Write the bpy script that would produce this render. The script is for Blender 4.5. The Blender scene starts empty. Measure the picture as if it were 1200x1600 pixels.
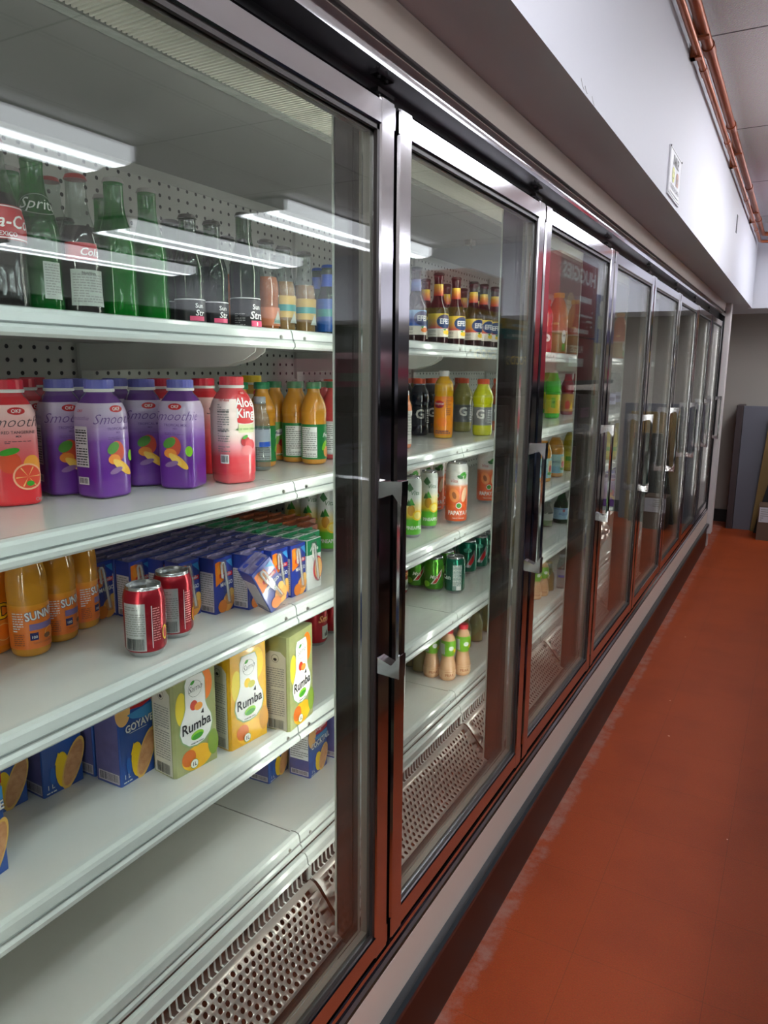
import bpy, bmesh, math, random
from mathutils import Vector, Matrix
from mathutils.geometry import tessellate_polygon
random.seed(7)
SC = bpy.context.scene
COL = SC.collection
PI = math.pi

# ------------------------------------------------------------------ camera
CX, CY, CZ = 0.5963, -1.0926, 1.42
YAW, PITCH, ROLL, FPX = 0.5055, 0.188, 0.0084, 1160.2
_F = Vector((-math.sin(YAW)*math.cos(PITCH), math.cos(YAW)*math.cos(PITCH), -math.sin(PITCH)))
_R = Vector((math.cos(YAW), math.sin(YAW), 0)); _U = _R.cross(_F)
_R2 = _R*math.cos(ROLL)+_U*math.sin(ROLL); _U2 = -_R*math.sin(ROLL)+_U*math.cos(ROLL)
cam = bpy.data.cameras.new('camera'); camo = bpy.data.objects.new('camera', cam); COL.objects.link(camo)
M = Matrix((_R2, _U2, -_F)).transposed().to_4x4(); M.translation = Vector((CX, CY, CZ)); camo.matrix_world = M
cam.sensor_fit = 'VERTICAL'; cam.sensor_height = 24.0; cam.lens = FPX*24.0/1600.0; cam.clip_start = 0.02
SC.camera = camo
# ------------------------------------------------------------------ light and exposure
W = bpy.data.worlds.new('world'); SC.world = W; W.use_nodes = True
W.node_tree.nodes['Background'].inputs[0].default_value = (0.8, 0.85, 0.9, 1)
W.node_tree.nodes['Background'].inputs[1].default_value = 0.12
SC.view_settings.view_transform = 'Standard'; SC.view_settings.look = 'None'
SC.view_settings.gamma = 1.0; SC.view_settings.use_curve_mapping = False
SC.view_settings.exposure = 0.30
ROOM_LAMP = 7.0       # ceiling troffers in the far rows (tubes in them are brighter)
AISLE_LAMP = 12.5     # fixtures right over the aisle
TUBE_LAMP = 46.0     # tubes behind the cooler mullions
SC.cycles.transparent_max_bounces = 24
SC.cycles.max_bounces = 10
SC.cycles.caustics_reflective = False; SC.cycles.caustics_refractive = False

def at(u, v, z=None, x=None, y=None):
    """authoring aid: where the sight line through a photo point meets a plane of the room"""
    d = _F*FPX+_R2*(u-600)-_U2*(v-800)
    if z is not None: t = (z-CZ)/d.z
    elif x is not None: t = (x-CX)/d.x
    else: t = (y-CY)/d.y
    return Vector((CX, CY, CZ))+d*t

# ------------------------------------------------------------------ materials
def lin(h):
    if not isinstance(h, str): return tuple(h[:3])
    h = h.lstrip('#'); o = []
    for i in (0, 2, 4):
        c = int(h[i:i+2], 16)/255; o.append(c/12.92 if c <= .04045 else ((c+.055)/1.055)**2.4)
    return tuple(o)
MATS = {}
def mat(name, col='#808080', rough=.5, metal=0., spec=.5, noise=None, bump=None, coat=0., trans=0., ior=1.45, sub=0.):
    """principled material; noise=(scale, amount, second colour); bump=(scale, strength)"""
    if name in MATS: return MATS[name]
    m = bpy.data.materials.new(name); m.use_nodes = True; nt = m.node_tree; b = nt.nodes['Principled BSDF']
    c = lin(col)+(1,)
    b.inputs['Base Color'].default_value = c; b.inputs['Roughness'].default_value = rough
    b.inputs['Metallic'].default_value = metal; b.inputs['Specular IOR Level'].default_value = spec
    b.inputs['Coat Weight'].default_value = coat; b.inputs['Coat Roughness'].default_value = .08
    b.inputs['Transmission Weight'].default_value = trans; b.inputs['IOR'].default_value = ior
    if noise or bump:
        tc = nt.nodes.new('ShaderNodeTexCoord')
    if noise:
        n = nt.nodes.new('ShaderNodeTexNoise'); n.inputs['Scale'].default_value = noise[0]; n.inputs['Detail'].default_value = 6
        nt.links.new(tc.outputs['Object'], n.inputs['Vector'])
        r = nt.nodes.new('ShaderNodeValToRGB'); r.color_ramp.elements[0].position = .5-noise[1]*.5; r.color_ramp.elements[1].position = .5+noise[1]*.5
        r.color_ramp.elements[0].color = c; r.color_ramp.elements[1].color = lin(noise[2])+(1,)
        nt.links.new(n.outputs['Fac'], r.inputs['Fac']); nt.links.new(r.outputs['Color'], b.inputs['Base Color'])
    if bump:
        n = nt.nodes.new('ShaderNodeTexNoise'); n.inputs['Scale'].default_value = bump[0]; n.inputs['Detail'].default_value = 3
        nt.links.new(tc.outputs['Object'], n.inputs['Vector'])
        bp = nt.nodes.new('ShaderNodeBump'); bp.inputs['Strength'].default_value = bump[1]; bp.inputs['Distance'].default_value = .01
        nt.links.new(n.outputs['Fac'], bp.inputs['Height']); nt.links.new(bp.outputs['Normal'], b.inputs['Normal'])
    MATS[name] = m; return m
def gradmat(name, stops, rough=.3, coat=.5):
    """print gradient that runs up the label: stops = [(height 0..1, colour)]"""
    if name in MATS: return MATS[name]
    m = mat(name, stops[0][1], rough, coat=coat); nt = m.node_tree; b = nt.nodes['Principled BSDF']
    tc = nt.nodes.new('ShaderNodeTexCoord'); s = nt.nodes.new('ShaderNodeSeparateXYZ'); r = nt.nodes.new('ShaderNodeValToRGB')
    nt.links.new(tc.outputs['Generated'], s.inputs[0]); nt.links.new(s.outputs['Z'], r.inputs['Fac'])
    e = r.color_ramp.elements
    e[0].position, e[0].color = stops[0][0], lin(stops[0][1])+(1,)
    e[1].position, e[1].color = stops[-1][0], lin(stops[-1][1])+(1,)
    for p, c in stops[1:-1]:
        k = e.new(p); k.color = lin(c)+(1,)
    nt.links.new(r.outputs['Color'], b.inputs['Base Color']); return m
def emis(name, col, strength):
    m = bpy.data.materials.new(name); m.use_nodes = True; nt = m.node_tree; nt.nodes.clear()
    e = nt.nodes.new('ShaderNodeEmission'); o = nt.nodes.new('ShaderNodeOutputMaterial')
    e.inputs[0].default_value = lin(col)+(1,); e.inputs[1].default_value = strength
    nt.links.new(e.outputs[0], o.inputs[0]); MATS[name] = m; return m
def sheet_glass(name, tint, base=.04, body=None, bodyamt=0., rough=0., gain=1.):
    """thin clear wall: tinted see-through plus Schlick reflection, with an optional milky/diffuse share"""
    if name in MATS: return MATS[name]
    m = bpy.data.materials.new(name); m.use_nodes = True; nt = m.node_tree; nt.nodes.clear()
    N = nt.nodes.new; L = nt.links.new
    g = N('ShaderNodeNewGeometry'); d = N('ShaderNodeVectorMath'); d.operation = 'DOT_PRODUCT'
    L(g.outputs['Incoming'], d.inputs[0]); L(g.outputs['Normal'], d.inputs[1])
    a = N('ShaderNodeMath'); a.operation = 'ABSOLUTE'; L(d.outputs['Value'], a.inputs[0])
    s = N('ShaderNodeMath'); s.operation = 'SUBTRACT'; s.inputs[0].default_value = 1; L(a.outputs[0], s.inputs[1])
    p = N('ShaderNodeMath'); p.operation = 'POWER'; p.inputs[1].default_value = 5; L(s.outputs[0], p.inputs[0])
    q = N('ShaderNodeMath'); q.operation = 'MULTIPLY_ADD'; q.inputs[1].default_value = (1-base)*gain; q.inputs[2].default_value = base
    L(p.outputs[0], q.inputs[0])
    t = N('ShaderNodeBsdfTransparent'); t.inputs[0].default_value = lin(tint)+(1,)
    gl = N('ShaderNodeBsdfGlossy'); gl.inputs['Roughness'].default_value = rough
    mx = N('ShaderNodeMixShader'); L(q.outputs[0], mx.inputs[0])
    if body:
        df = N('ShaderNodeBsdfDiffuse'); df.inputs[0].default_value = lin(body)+(1,)
        m2 = N('ShaderNodeMixShader'); m2.inputs[0].default_value = bodyamt; L(t.outputs[0], m2.inputs[1]); L(df.outputs[0], m2.inputs[2])
        L(m2.outputs[0], mx.inputs[1])
    else: L(t.outputs[0], mx.inputs[1])
    L(gl.outputs[0], mx.inputs[2]); o = N('ShaderNodeOutputMaterial'); L(mx.outputs[0], o.inputs[0])
    MATS[name] = m; return m
def holesmat(name, base, dark, sy, sz, r, rough=.45, pair=False, metal=0.):
    """sheet with small round punched holes on a grid in object y/z"""
    m = mat(name, base, rough, metal); nt = m.node_tree; b = nt.nodes['Principled BSDF']; N = nt.nodes.new; L = nt.links.new
    tc = N('ShaderNodeTexCoord'); s = N('ShaderNodeSeparateXYZ'); L(tc.outputs['Object'], s.inputs[0])
    def cell(out, size):
        a = N('ShaderNodeMath'); a.operation = 'MULTIPLY'; a.inputs[1].default_value = 1/size; L(out, a.inputs[0])
        f = N('ShaderNodeMath'); f.operation = 'FRACT'; L(a.outputs[0], f.inputs[0])
        c = N('ShaderNodeMath'); c.operation = 'SUBTRACT'; c.inputs[1].default_value = .5; L(f.outputs[0], c.inputs[0])
        k = N('ShaderNodeMath'); k.operation = 'MULTIPLY'; k.inputs[1].default_value = size; L(c.outputs[0], k.inputs[0]); return k.outputs[0]
    v = N('ShaderNodeCombineXYZ'); L(cell(s.outputs['Y'], sy), v.inputs[0]); L(cell(s.outputs['Z'], sz), v.inputs[1])
    ln = N('ShaderNodeVectorMath'); ln.operation = 'LENGTH'; L(v.outputs[0], ln.inputs[0])
    lt = N('ShaderNodeMath'); lt.operation = 'LESS_THAN'; lt.inputs[1].default_value = r; L(ln.outputs['Value'], lt.inputs[0])
    mx = N('ShaderNodeMix'); mx.data_type = 'RGBA'; L(lt.outputs[0], mx.inputs['Factor'])
    mx.inputs['A'].default_value = lin(base)+(1,); mx.inputs['B'].default_value = lin(dark)+(1,)
    L(mx.outputs['Result'], b.inputs['Base Color']); return m
def floormat():
    m = mat('red_vinyl_tile', '#a8451f', .5, spec=.28, bump=(420, .16)); nt = m.node_tree; b = nt.nodes['Principled BSDF']; N = nt.nodes.new; L = nt.links.new
    tc = N('ShaderNodeTexCoord')
    mp = N('ShaderNodeMapping'); mp.inputs['Location'].default_value = (-.235, -.25, 0); L(tc.outputs['Object'], mp.inputs[0])
    br = N('ShaderNodeTexBrick'); br.offset = 0; br.inputs['Scale'].default_value = 1; br.inputs['Brick Width'].default_value = .3; br.inputs['Row Height'].default_value = .3
    br.inputs['Mortar Size'].default_value = .0012; br.inputs['Mortar Smooth'].default_value = .6; br.inputs['Bias'].default_value = 0
    br.inputs['Color1'].default_value = lin('#ad491e')+(1,); br.inputs['Color2'].default_value = lin('#b14b20')+(1,); br.inputs['Mortar'].default_value = lin('#964320')+(1,)
    L(mp.outputs[0], br.inputs['Vector'])
    n = N('ShaderNodeTexNoise'); n.inputs['Scale'].default_value = 260; n.inputs['Detail'].default_value = 4; L(tc.outputs['Object'], n.inputs['Vector'])
    mx = N('ShaderNodeMix'); mx.data_type = 'RGBA'; mx.blend_type = 'MULTIPLY'; mx.inputs['Factor'].default_value = .5
    L(br.outputs['Color'], mx.inputs['A']); L(n.outputs['Color'], mx.inputs['B'])
    n2 = N('ShaderNodeTexNoise'); n2.inputs['Scale'].default_value = 3.5; n2.inputs['Detail'].default_value = 8; L(tc.outputs['Object'], n2.inputs['Vector'])
    r2 = N('ShaderNodeValToRGB'); r2.color_ramp.elements[0].position = .45; r2.color_ramp.elements[1].position = .75
    r2.color_ramp.elements[0].color = (1, 1, 1, 1); r2.color_ramp.elements[1].color = (.8, .75, .72, 1); L(n2.outputs['Fac'], r2.inputs[0])
    m3 = N('ShaderNodeMix'); m3.data_type = 'RGBA'; m3.blend_type = 'MULTIPLY'; m3.inputs['Factor'].default_value = 1
    L(mx.outputs['Result'], m3.inputs['A']); L(r2.outputs[0], m3.inputs['B'])
    # small pale specks
    v = N('ShaderNodeTexVoronoi'); v.inputs['Scale'].default_value = 5; L(tc.outputs['Object'], v.inputs['Vector'])
    lt = N('ShaderNodeMath'); lt.operation = 'LESS_THAN'; lt.inputs[1].default_value = .022; L(v.outputs['Distance'], lt.inputs[0])
    m4 = N('ShaderNodeMix'); m4.data_type = 'RGBA'; L(lt.outputs[0], m4.inputs['Factor']); L(m3.outputs['Result'], m4.inputs['A']); m4.inputs['B'].default_value = lin('#d8a892')+(1,)
    # dried milky residue in a ragged strip along the kick plate
    sp = N('ShaderNodeSeparateXYZ'); L(tc.outputs['Object'], sp.inputs[0])
    mr = N('ShaderNodeMapRange'); mr.inputs['From Min'].default_value = .055; mr.inputs['From Max'].default_value = .11; mr.inputs['To Min'].default_value = 1; mr.inputs['To Max'].default_value = 0
    L(sp.outputs['X'], mr.inputs['Value'])
    n3 = N('ShaderNodeTexNoise'); n3.inputs['Scale'].default_value = 13; n3.inputs['Detail'].default_value = 10; n3.inputs['Roughness'].default_value = .7; L(tc.outputs['Object'], n3.inputs['Vector'])
    ml = N('ShaderNodeMath'); ml.operation = 'MULTIPLY'; L(mr.outputs[0], ml.inputs[0]); L(n3.outputs['Fac'], ml.inputs[1])
    rr = N('ShaderNodeValToRGB'); rr.color_ramp.elements[0].position = .40; rr.color_ramp.elements[1].position = .62; rr.color_ramp.elements[1].color = (.55, .55, .55, 1); L(ml.outputs[0], rr.inputs[0])
    m5 = N('ShaderNodeMix'); m5.data_type = 'RGBA'; L(rr.outputs[0], m5.inputs['Factor']); L(m4.outputs['Result'], m5.inputs['A']); m5.inputs['B'].default_value = lin('#a08078')+(1,)
    L(m5.outputs['Result'], b.inputs['Base Color']); return m
def ceilmat():
    m = mat('acoustic_tile', '#a3a0a2', .9, bump=(160, .35)); nt = m.node_tree; b = nt.nodes['Principled BSDF']; N = nt.nodes.new; L = nt.links.new
    tc = N('ShaderNodeTexCoord'); mp = N('ShaderNodeMapping'); mp.inputs['Location'].default_value = (-.16, -.93, 0); L(tc.outputs['Object'], mp.inputs[0])
    br = N('ShaderNodeTexBrick'); br.offset = 0; br.inputs['Scale'].default_value = 1; br.inputs['Brick Width'].default_value = .61; br.inputs['Row Height'].default_value = 1.22
    br.inputs['Mortar Size'].default_value = .006; br.inputs['Color1'].default_value = lin('#e6e2e2')+(1,); br.inputs['Color2'].default_value = lin('#e2dede')+(1,); br.inputs['Mortar'].default_value = lin('#6f6a6c')+(1,)
    L(mp.outputs[0], br.inputs['Vector'])
    n = N('ShaderNodeTexNoise'); n.inputs['Scale'].default_value = 120; n.inputs['Detail'].default_value = 5; L(tc.outputs['Object'], n.inputs['Vector'])
    mx = N('ShaderNodeMix'); mx.data_type = 'RGBA'; mx.blend_type = 'MULTIPLY'; mx.inputs['Factor'].default_value = .3
    L(br.outputs['Color'], mx.inputs['A']); L(n.outputs['Color'], mx.inputs['B']); L(mx.outputs['Result'], b.inputs['Base Color']); return m

CHROME = mat('chrome', '#c9c7cc', .09, 1.0)
STEEL = mat('brushed_steel', '#b9b4ae', .28, 1.0)
NICKEL = mat('perforated_nickel', '#d6cfc8', .34, .55)
WHITE = mat('white_enamel', '#dfe3de', .22, coat=.3)
DECK = mat('shelf_deck_enamel', '#d5d6d0', .25, coat=.3, noise=(7, .8, '#cccdc8'))
RAIL = mat('white_rail', '#d2d8d4', .25, coat=.4)
DARK = mat('dark_bronze', '#1b1412', .16, spec=.6)
BLACK = mat('black_plastic', '#0c0c0e', .4)
RUBBER = mat('grey_rubber', '#7b776e', .5)
BUMP_M = mat('bumper_rubber', '#23272b', .28, coat=.3)
CREAM = mat('cream_panel', '#e2d5c8', .4, bump=(700, .05))
WALLM = mat('white_wall_paint', '#c6c7d0', .6, bump=(60, .04), noise=(1.7, .5, '#c9c9cf'))
TAUPE = mat('taupe_wall_paint', '#98918a', .7, bump=(80, .05))
COPPER = mat('copper_pipe', '#b06440', .35, .6, noise=(9, .6, '#8f4a2c'))
PANE = sheet_glass('door_glass', '#fafcfb', .032, gain=.8)
WHITEP = mat('white_print', '#e8e8e6', .4); GREYP = mat('grey_print', '#8a8a88', .4); BLACKP = mat('black_print', '#17161a', .4)
REDP = mat('red_print', '#c4161e', .35); GREENP = mat('green_print', '#3f9a2c', .35); YELP = mat('yellow_print', '#f2c617', .35)
ORP = mat('orange_print', '#ef7d1c', .35); BLUEP = mat('blue_print', '#1d4fae', .35); NAVYP = mat('navy_print', '#1a2163', .35)
PEACH = mat('peach_print', '#eeb871', .4); BROWNP = mat('brown_print', '#9a5a34', .4); SILV = mat('silver_print', '#a6a6ad', .3, .7)
LIME = mat('lime_print', '#86c62b', .35); PINKP = mat('pink_print', '#e2567b', .35); PURP = mat('purple_print', '#5b2f8f', .35); TEALP = mat('teal_print', '#0c7f7c', .35)

# ------------------------------------------------------------------ object helpers
def obj(name, bm, mats, parent=None, smooth=False, bevel=0., loc=None, ang=40):
    me = bpy.data.meshes.new(name); bmesh.ops.recalc_face_normals(bm, faces=bm.faces) if not smooth == 'keep' else None
    bm.to_mesh(me); bm.free()
    for m in (mats if isinstance(mats, (list, tuple)) else [mats]): me.materials.append(m)
    o = bpy.data.objects.new(name, me); COL.objects.link(o)
    if smooth:
        me.polygons.foreach_set('use_smooth', [True]*len(me.polygons))
        try: me.set_sharp_from_angle(angle=math.radians(ang))
        except Exception: pass
    if bevel:
        b = o.modifiers.new('bevel', 'BEVEL'); b.width = bevel; b.segments = 2; b.limit_method = 'ANGLE'
    if parent: o.parent = parent
    if loc: o.location = loc
    return o
def empty(name, loc=(0, 0, 0), rz=0.):
    o = bpy.data.objects.new(name, None); COL.objects.link(o); o.location = loc; o.rotation_euler = (0, 0, rz); o.empty_display_size = .02; return o
def tag(o, label, cat, group=None, kind=None):
    if label: o['label'] = label
    if cat: o['category'] = cat
    if group: o['group'] = group
    if kind: o['kind'] = kind
    return o
def struct(name, bm, m, **k):
    o = obj(name, bm, m, **k); o['kind'] = 'structure'; return o
KIDS = {}
def copy_tree(o, parent=None):
    c = o.copy(); COL.objects.link(c); c.parent = parent
    for ch in list(o.children): copy_tree(ch, c)
    return c
def NB(): return bmesh.new()
def box(bm, x0, x1, y0, y1, z0, z1, mi=0):
    vs = [bm.verts.new((x, y, z)) for x in (x0, x1) for y in (y0, y1) for z in (z0, z1)]
    for f in ((0, 1, 3, 2), (4, 6, 7, 5), (0, 4, 5, 1), (2, 3, 7, 6), (0, 2, 6, 4), (1, 5, 7, 3)):
        bm.faces.new([vs[i] for i in f]).material_index = mi
    return vs
def extr(bm, pts, y0, y1, mi=0, axis='y'):
    """closed (x,z) outline extruded along y"""
    f = (lambda p, t: (p[0], t, p[1])) if axis == 'y' else (lambda p, t: (p[0], p[1], t)) if axis == 'z' else (lambda p, t: (t, p[0], p[1]))
    a = [bm.verts.new(f(p, y0)) for p in pts]; b = [bm.verts.new(f(p, y1)) for p in pts]; n = len(pts)
    for i in range(n): bm.faces.new((a[i], a[(i+1) % n], b[(i+1) % n], b[i])).material_index = mi
    for loop, rev in ((a, True), (b, False)):
        for t in tessellate_polygon([[Vector((p[0], p[1], 0)) for p in pts]]):
            try: bm.faces.new([loop[i] for i in (t if not rev else t[::-1])]).material_index = mi
            except ValueError: pass
def tube(bm, path, r, n=10, mi=0, closed=False):
    P_ = [Vector(p) for p in path]; rings = []
    for i, p in enumerate(P_):
        d = (P_[min(i+1, len(P_)-1)]-P_[max(i-1, 0)]).normalized()
        a = d.orthogonal().normalized() if i == 0 else (rings_a - d*rings_a.dot(d)).normalized()
        rings_a = a; b = d.cross(a)
        rr = r[i] if isinstance(r, (list, tuple)) else r
        rings.append([bm.verts.new(p+(a*math.cos(2*PI*k/n)+b*math.sin(2*PI*k/n))*rr) for k in range(n)])
    for q in range(len(rings)-1):
        for k in range(n): bm.faces.new((rings[q][k], rings[q][(k+1) % n], rings[q+1][(k+1) % n], rings[q+1][k])).material_index = mi
    bm.faces.new(rings[0][::-1]).material_index = mi; bm.faces.new(rings[-1]).material_index = mi
def disc(bm, c, r, axis='x', h=.002, n=12, mi=0):
    c = Vector(c); d = {'x': Vector((1, 0, 0)), 'y': Vector((0, 1, 0)), 'z': Vector((0, 0, 1))}[axis]
    tube(bm, [c, c+d*h], r, n, mi)

# ---- rounded / squared bottle bodies and the labels that wrap them
def sqf(th, sq):
    if sq == 2: return 1.
    return (abs(math.cos(th))**sq+abs(math.sin(th))**sq)**(-1/sq)
def prof_r(prof, z):
    for (r0, z0), (r1, z1) in zip(prof, prof[1:]):
        if z0 <= z <= z1 and z1 > z0: return r0+(r1-r0)*(z-z0)/(z1-z0)
    return prof[-1][0]
def smoothp(prof, it=1):
    """corner cutting, keeps end points"""
    for _ in range(it):
        q = [prof[0]]
        for a, b in zip(prof, prof[1:]):
            q += [(a[0]*.75+b[0]*.25, a[1]*.75+b[1]*.25), (a[0]*.25+b[0]*.75, a[1]*.25+b[1]*.75)]
        q.append(prof[-1]); prof = q
    return prof
def loft(bm, prof, n=36, sq=2, cap=True, mi=0, sqz=None):
    rings = []
    for r, z in prof:
        s = sq if not sqz else 2+(sq-2)*max(0., min(1., (sqz-z)/(sqz*.18)))
        rings.append([bm.verts.new((r*sqf(2*PI*k/n, s)*math.cos(2*PI*k/n), r*sqf(2*PI*k/n, s)*math.sin(2*PI*k/n), z)) for k in range(n)])
    for a, b in zip(rings, rings[1:]):
        for k in range(n): bm.faces.new((a[k], a[(k+1) % n], b[(k+1) % n], b[k])).material_index = mi
    if cap:
        if prof[0][0] > 1e-5: bm.faces.new(rings[0][::-1]).material_index = mi
        if prof[-1][0] > 1e-5: bm.faces.new(rings[-1]).material_index = mi

TXT = {}
def text_tris(s, bold=.0):
    k = (s, bold)
    if k not in TXT:
        cu = bpy.data.curves.new('t', 'FONT'); cu.body = s; cu.size = 1; cu.align_x = 'CENTER'; cu.offset = bold; cu.resolution_u = 2
        o = bpy.data.objects.new('t', cu); COL.objects.link(o); dg = bpy.context.evaluated_depsgraph_get()
        me = o.evaluated_get(dg).to_mesh(); me.calc_loop_triangles()
        TXT[k] = ([(v.co.x, v.co.y) for v in me.vertices], [tuple(t.vertices) for t in me.loop_triangles])
        o.evaluated_get(dg).to_mesh_clear(); bpy.data.objects.remove(o); bpy.data.curves.remove(cu)
    return TXT[k]
def flat_art(art, mats):
    """list of drawing commands -> flat bmesh (u, v, layer); materials collected in mats"""
    bm = NB()
    def mi(m):
        if m not in mats: mats.append(m)
        return mats.index(m)
    def poly(pts, m, L):
        vs = [bm.verts.new((p[0], p[1], L)) for p in pts]
        for t in tessellate_polygon([[Vector((p[0], p[1], 0)) for p in pts]]):
            try: bm.faces.new([vs[i] for i in t]).material_index = mi(m)
            except ValueError: pass
    for L, c in enumerate(art):
        k = c[0]
        if k == 'r': poly([(c[1], c[2]), (c[3], c[2]), (c[3], c[4]), (c[1], c[4])], c[5], L)
        elif k == 'p': poly(c[1], c[2], L)
        elif k == 'e':
            rot = c[6] if len(c) > 6 else 0
            poly([(c[1]+c[3]*math.cos(a)*math.cos(rot)-c[4]*math.sin(a)*math.sin(rot), c[2]+c[3]*math.cos(a)*math.sin(rot)+c[4]*math.sin(a)*math.cos(rot)) for a in [2*PI*i/22 for i in range(22)]], c[5], L)
        elif k == 'o':   # ring
            n = 28; w = c[6]
            for i in range(n):
                a, b = 2*PI*i/n, 2*PI*(i+1)/n
                poly([(c[1]+c[3]*math.cos(a), c[2]+c[4]*math.sin(a)), (c[1]+c[3]*math.cos(b), c[2]+c[4]*math.sin(b)),
                      (c[1]+(c[3]-w)*math.cos(b), c[2]+(c[4]-w)*math.sin(b)), (c[1]+(c[3]-w)*math.cos(a), c[2]+(c[4]-w)*math.sin(a))], c[5], L)
        elif k == 't':   # text, u, v(baseline), cap size, material, shear, bold, width scale, rotation
            sh, bo, ws, ro = (list(c[6:])+[0, .015, 1, 0][len(c)-6:])[:4]
            V, T = text_tris(c[1], bo); vs = []
            for x, y in V:
                x, y = (x*ws+y*sh)*c[4], y*c[4]
                vs.append(bm.verts.new((c[2]+x*math.cos(ro)-y*math.sin(ro), c[3]+x*math.sin(ro)+y*math.cos(ro), L)))
            for t in T:
                try: bm.faces.new([vs[i] for i in t]).material_index = mi(c[5])
                except ValueError: pass
        elif k == 'l':   # block of fine print
            n = c[5]; h = (c[4]-c[2])/n; rd = random.Random(len(art)*7+L)
            for i in range(n):
                y = c[2]+h*i; x = c[1]
                while x < c[3]-.0005:
                    w = rd.uniform(.0025, .008)*(1 if c[3]-c[1] < .05 else 1.5); x1 = min(x+w, c[3])
                    poly([(x, y+h*.25), (x1, y+h*.25), (x1, y+h*.7), (x, y+h*.7)], c[6], L); x = x1+.0012
                    if rd.random() < .08: break
        elif k == 'b':   # barcode
            rd = random.Random(5); x = c[1]
            while x < c[3]:
                w = rd.choice((.0004, .0007, .0011)); poly([(x, c[2]), (min(x+w, c[3]), c[2]), (min(x+w, c[3]), c[4]), (x, c[4])], c[5], L); x += w+rd.choice((.0005, .0008))
    return bm
def cut_u(bm, step, ucuts=None):
    us = [v.co.x for v in bm.verts]
    if not us: return
    lo, hi = min(us), max(us); x = math.floor(lo/step)*step+step
    while x < hi:
        bmesh.ops.bisect_plane(bm, geom=bm.verts[:]+bm.edges[:]+bm.faces[:], plane_co=(x, 0, 0), plane_no=(1, 0, 0)); x += step
def wrap_label(name, prof, sq, z0, z1, base, art, parent, n=48, off=.0004, u0=None, u1=None, th0=0., step=.004, sqz=None):
    """printed sleeve following the bottle: art in metres, u=0 at the front, v=0 at the sleeve's foot"""
    zm = (z0+z1)/2; rm = prof_r(prof, zm); K = 720; tab = [0.]
    def sqat(z): return sq if not sqz else 2+(sq-2)*max(0., min(1., (sqz-z)/(sqz*.18)))
    def xy(th, z, o=0):
        r = (prof_r(prof, z))*sqf(th, sqat(z)); r *= 1+o/max(rm, .001); return r*math.cos(th), r*math.sin(th)
    for i in range(K):
        a, b = xy(2*PI*i/K, zm), xy(2*PI*(i+1)/K, zm); tab.append(tab[-1]+math.hypot(a[0]-b[0], a[1]-b[1]))
    tot = tab[-1]
    def th_of(u):
        u = u % tot; lo, hi = 0, K
        while hi-lo > 1:
            m = (lo+hi)//2
            if tab[m] <= u: lo = m
            else: hi = m
        return 2*PI*(lo+(u-tab[lo])/max(tab[hi]-tab[lo], 1e-9))/K
    mats = [base]; bm = NB()
    full = u0 is None
    if full: u0, u1 = -tot/2, tot/2
    vz = sorted(set([z0, z1]+[z for r, z in prof if z0 < z < z1]))
    grid = []
    for z in vz:
        grid.append([bm.verts.new(xy(th_of(u0+(u1-u0)*i/n)+th0, z, off)+(z,)) for i in range(n+1)])
    for a, b in zip(grid, grid[1:]):
        for i in range(n): bm.faces.new((a[i], a[i+1], b[i+1], b[i]))
    fb = flat_art(art, mats); cut_u(fb, step)
    if len(vz) > 2:
        for z in vz[1:-1]: bmesh.ops.bisect_plane(fb, geom=fb.verts[:]+fb.edges[:]+fb.faces[:], plane_co=(0, z-z0, 0), plane_no=(0, 1, 0))
    vm = {}
    for v in fb.verts:
        z = z0+v.co.y; L = v.co.z; vm[v] = bm.verts.new(xy(th_of(v.co.x)+th0, z, off+.00025+.00012*L)+(z,))
    for f in fb.faces:
        try: bm.faces.new([vm[v] for v in f.verts]).material_index = f.material_index
        except ValueError: pass
    fb.free()
    return obj(name, bm, mats, parent, smooth='keep')
def face_art(bm, mats, art, origin, ux, uy, off=.0003):
    """flat art on a carton face: origin = foot centre of the face"""
    fb = flat_art(art, mats); o, ux, uy = Vector(origin), Vector(ux), Vector(uy); nrm = ux.cross(uy); vm = {}
    for v in fb.verts: vm[v] = bm.verts.new(o+ux*v.co.x+uy*v.co.y+nrm*(off+.0001*v.co.z))
    for f in fb.faces:
        try: bm.faces.new([vm[v] for v in f.verts]).material_index = f.material_index
        except ValueError: pass
    fb.free()

# ------------------------------------------------------------------ the room
P_ = .78; Y0 = .01                       # door pitch, first mullion
DOORS = list(range(-2, 7)); YEND = Y0+7*P_
S = {1: 1.490, 2: 1.219, 3: .981, 4: .740, 5: .500}
bm = NB(); box(bm, -1.0, 1.30, -6.0, 6.75, -.05, 0); struct('floor', bm, floormat())
bm = NB(); box(bm, 1.30, 8.0, -6.0, 6.75, -.05, 0); struct('floor_far_bounce', bm, mat('pale_bounce_floor', '#d9d7d0', .35, noise=(3, .5, '#cfccc4')))  # unseen pale floor, added to bounce neutral light up to the ceiling
bm = NB(); box(bm, -1.0, 8.0, -6.0, 6.75, 2.65, 2.70); struct('ceiling', bm, ceilmat())
bm = NB(); box(bm, -1.1, 8.1, 6.75, 6.85, 0, 2.65); struct('wall_back', bm, TAUPE)
bm = NB(); box(bm, -1.1, -1.0, -6.0, 6.75, 0, 2.65); struct('wall_left', bm, TAUPE)
bm = NB(); box(bm, 8.0, 8.1, -6.0, 6.75, 0, 2.65); struct('wall_right', bm, mat('pale_bounce_wall', '#dcdcda', .6))  # unseen right and front walls, made paler to raise the room's bounce light
bm = NB(); box(bm, -1.1, 8.1, -6.1, -6.0, 0, 2.65); struct('wall_front', bm, mat('pale_bounce_wall', '#dcdcda', .6))
bm = NB(); box(bm, -1.0, .16, -6.0, 6.12, 1.965, 2.65)
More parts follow.
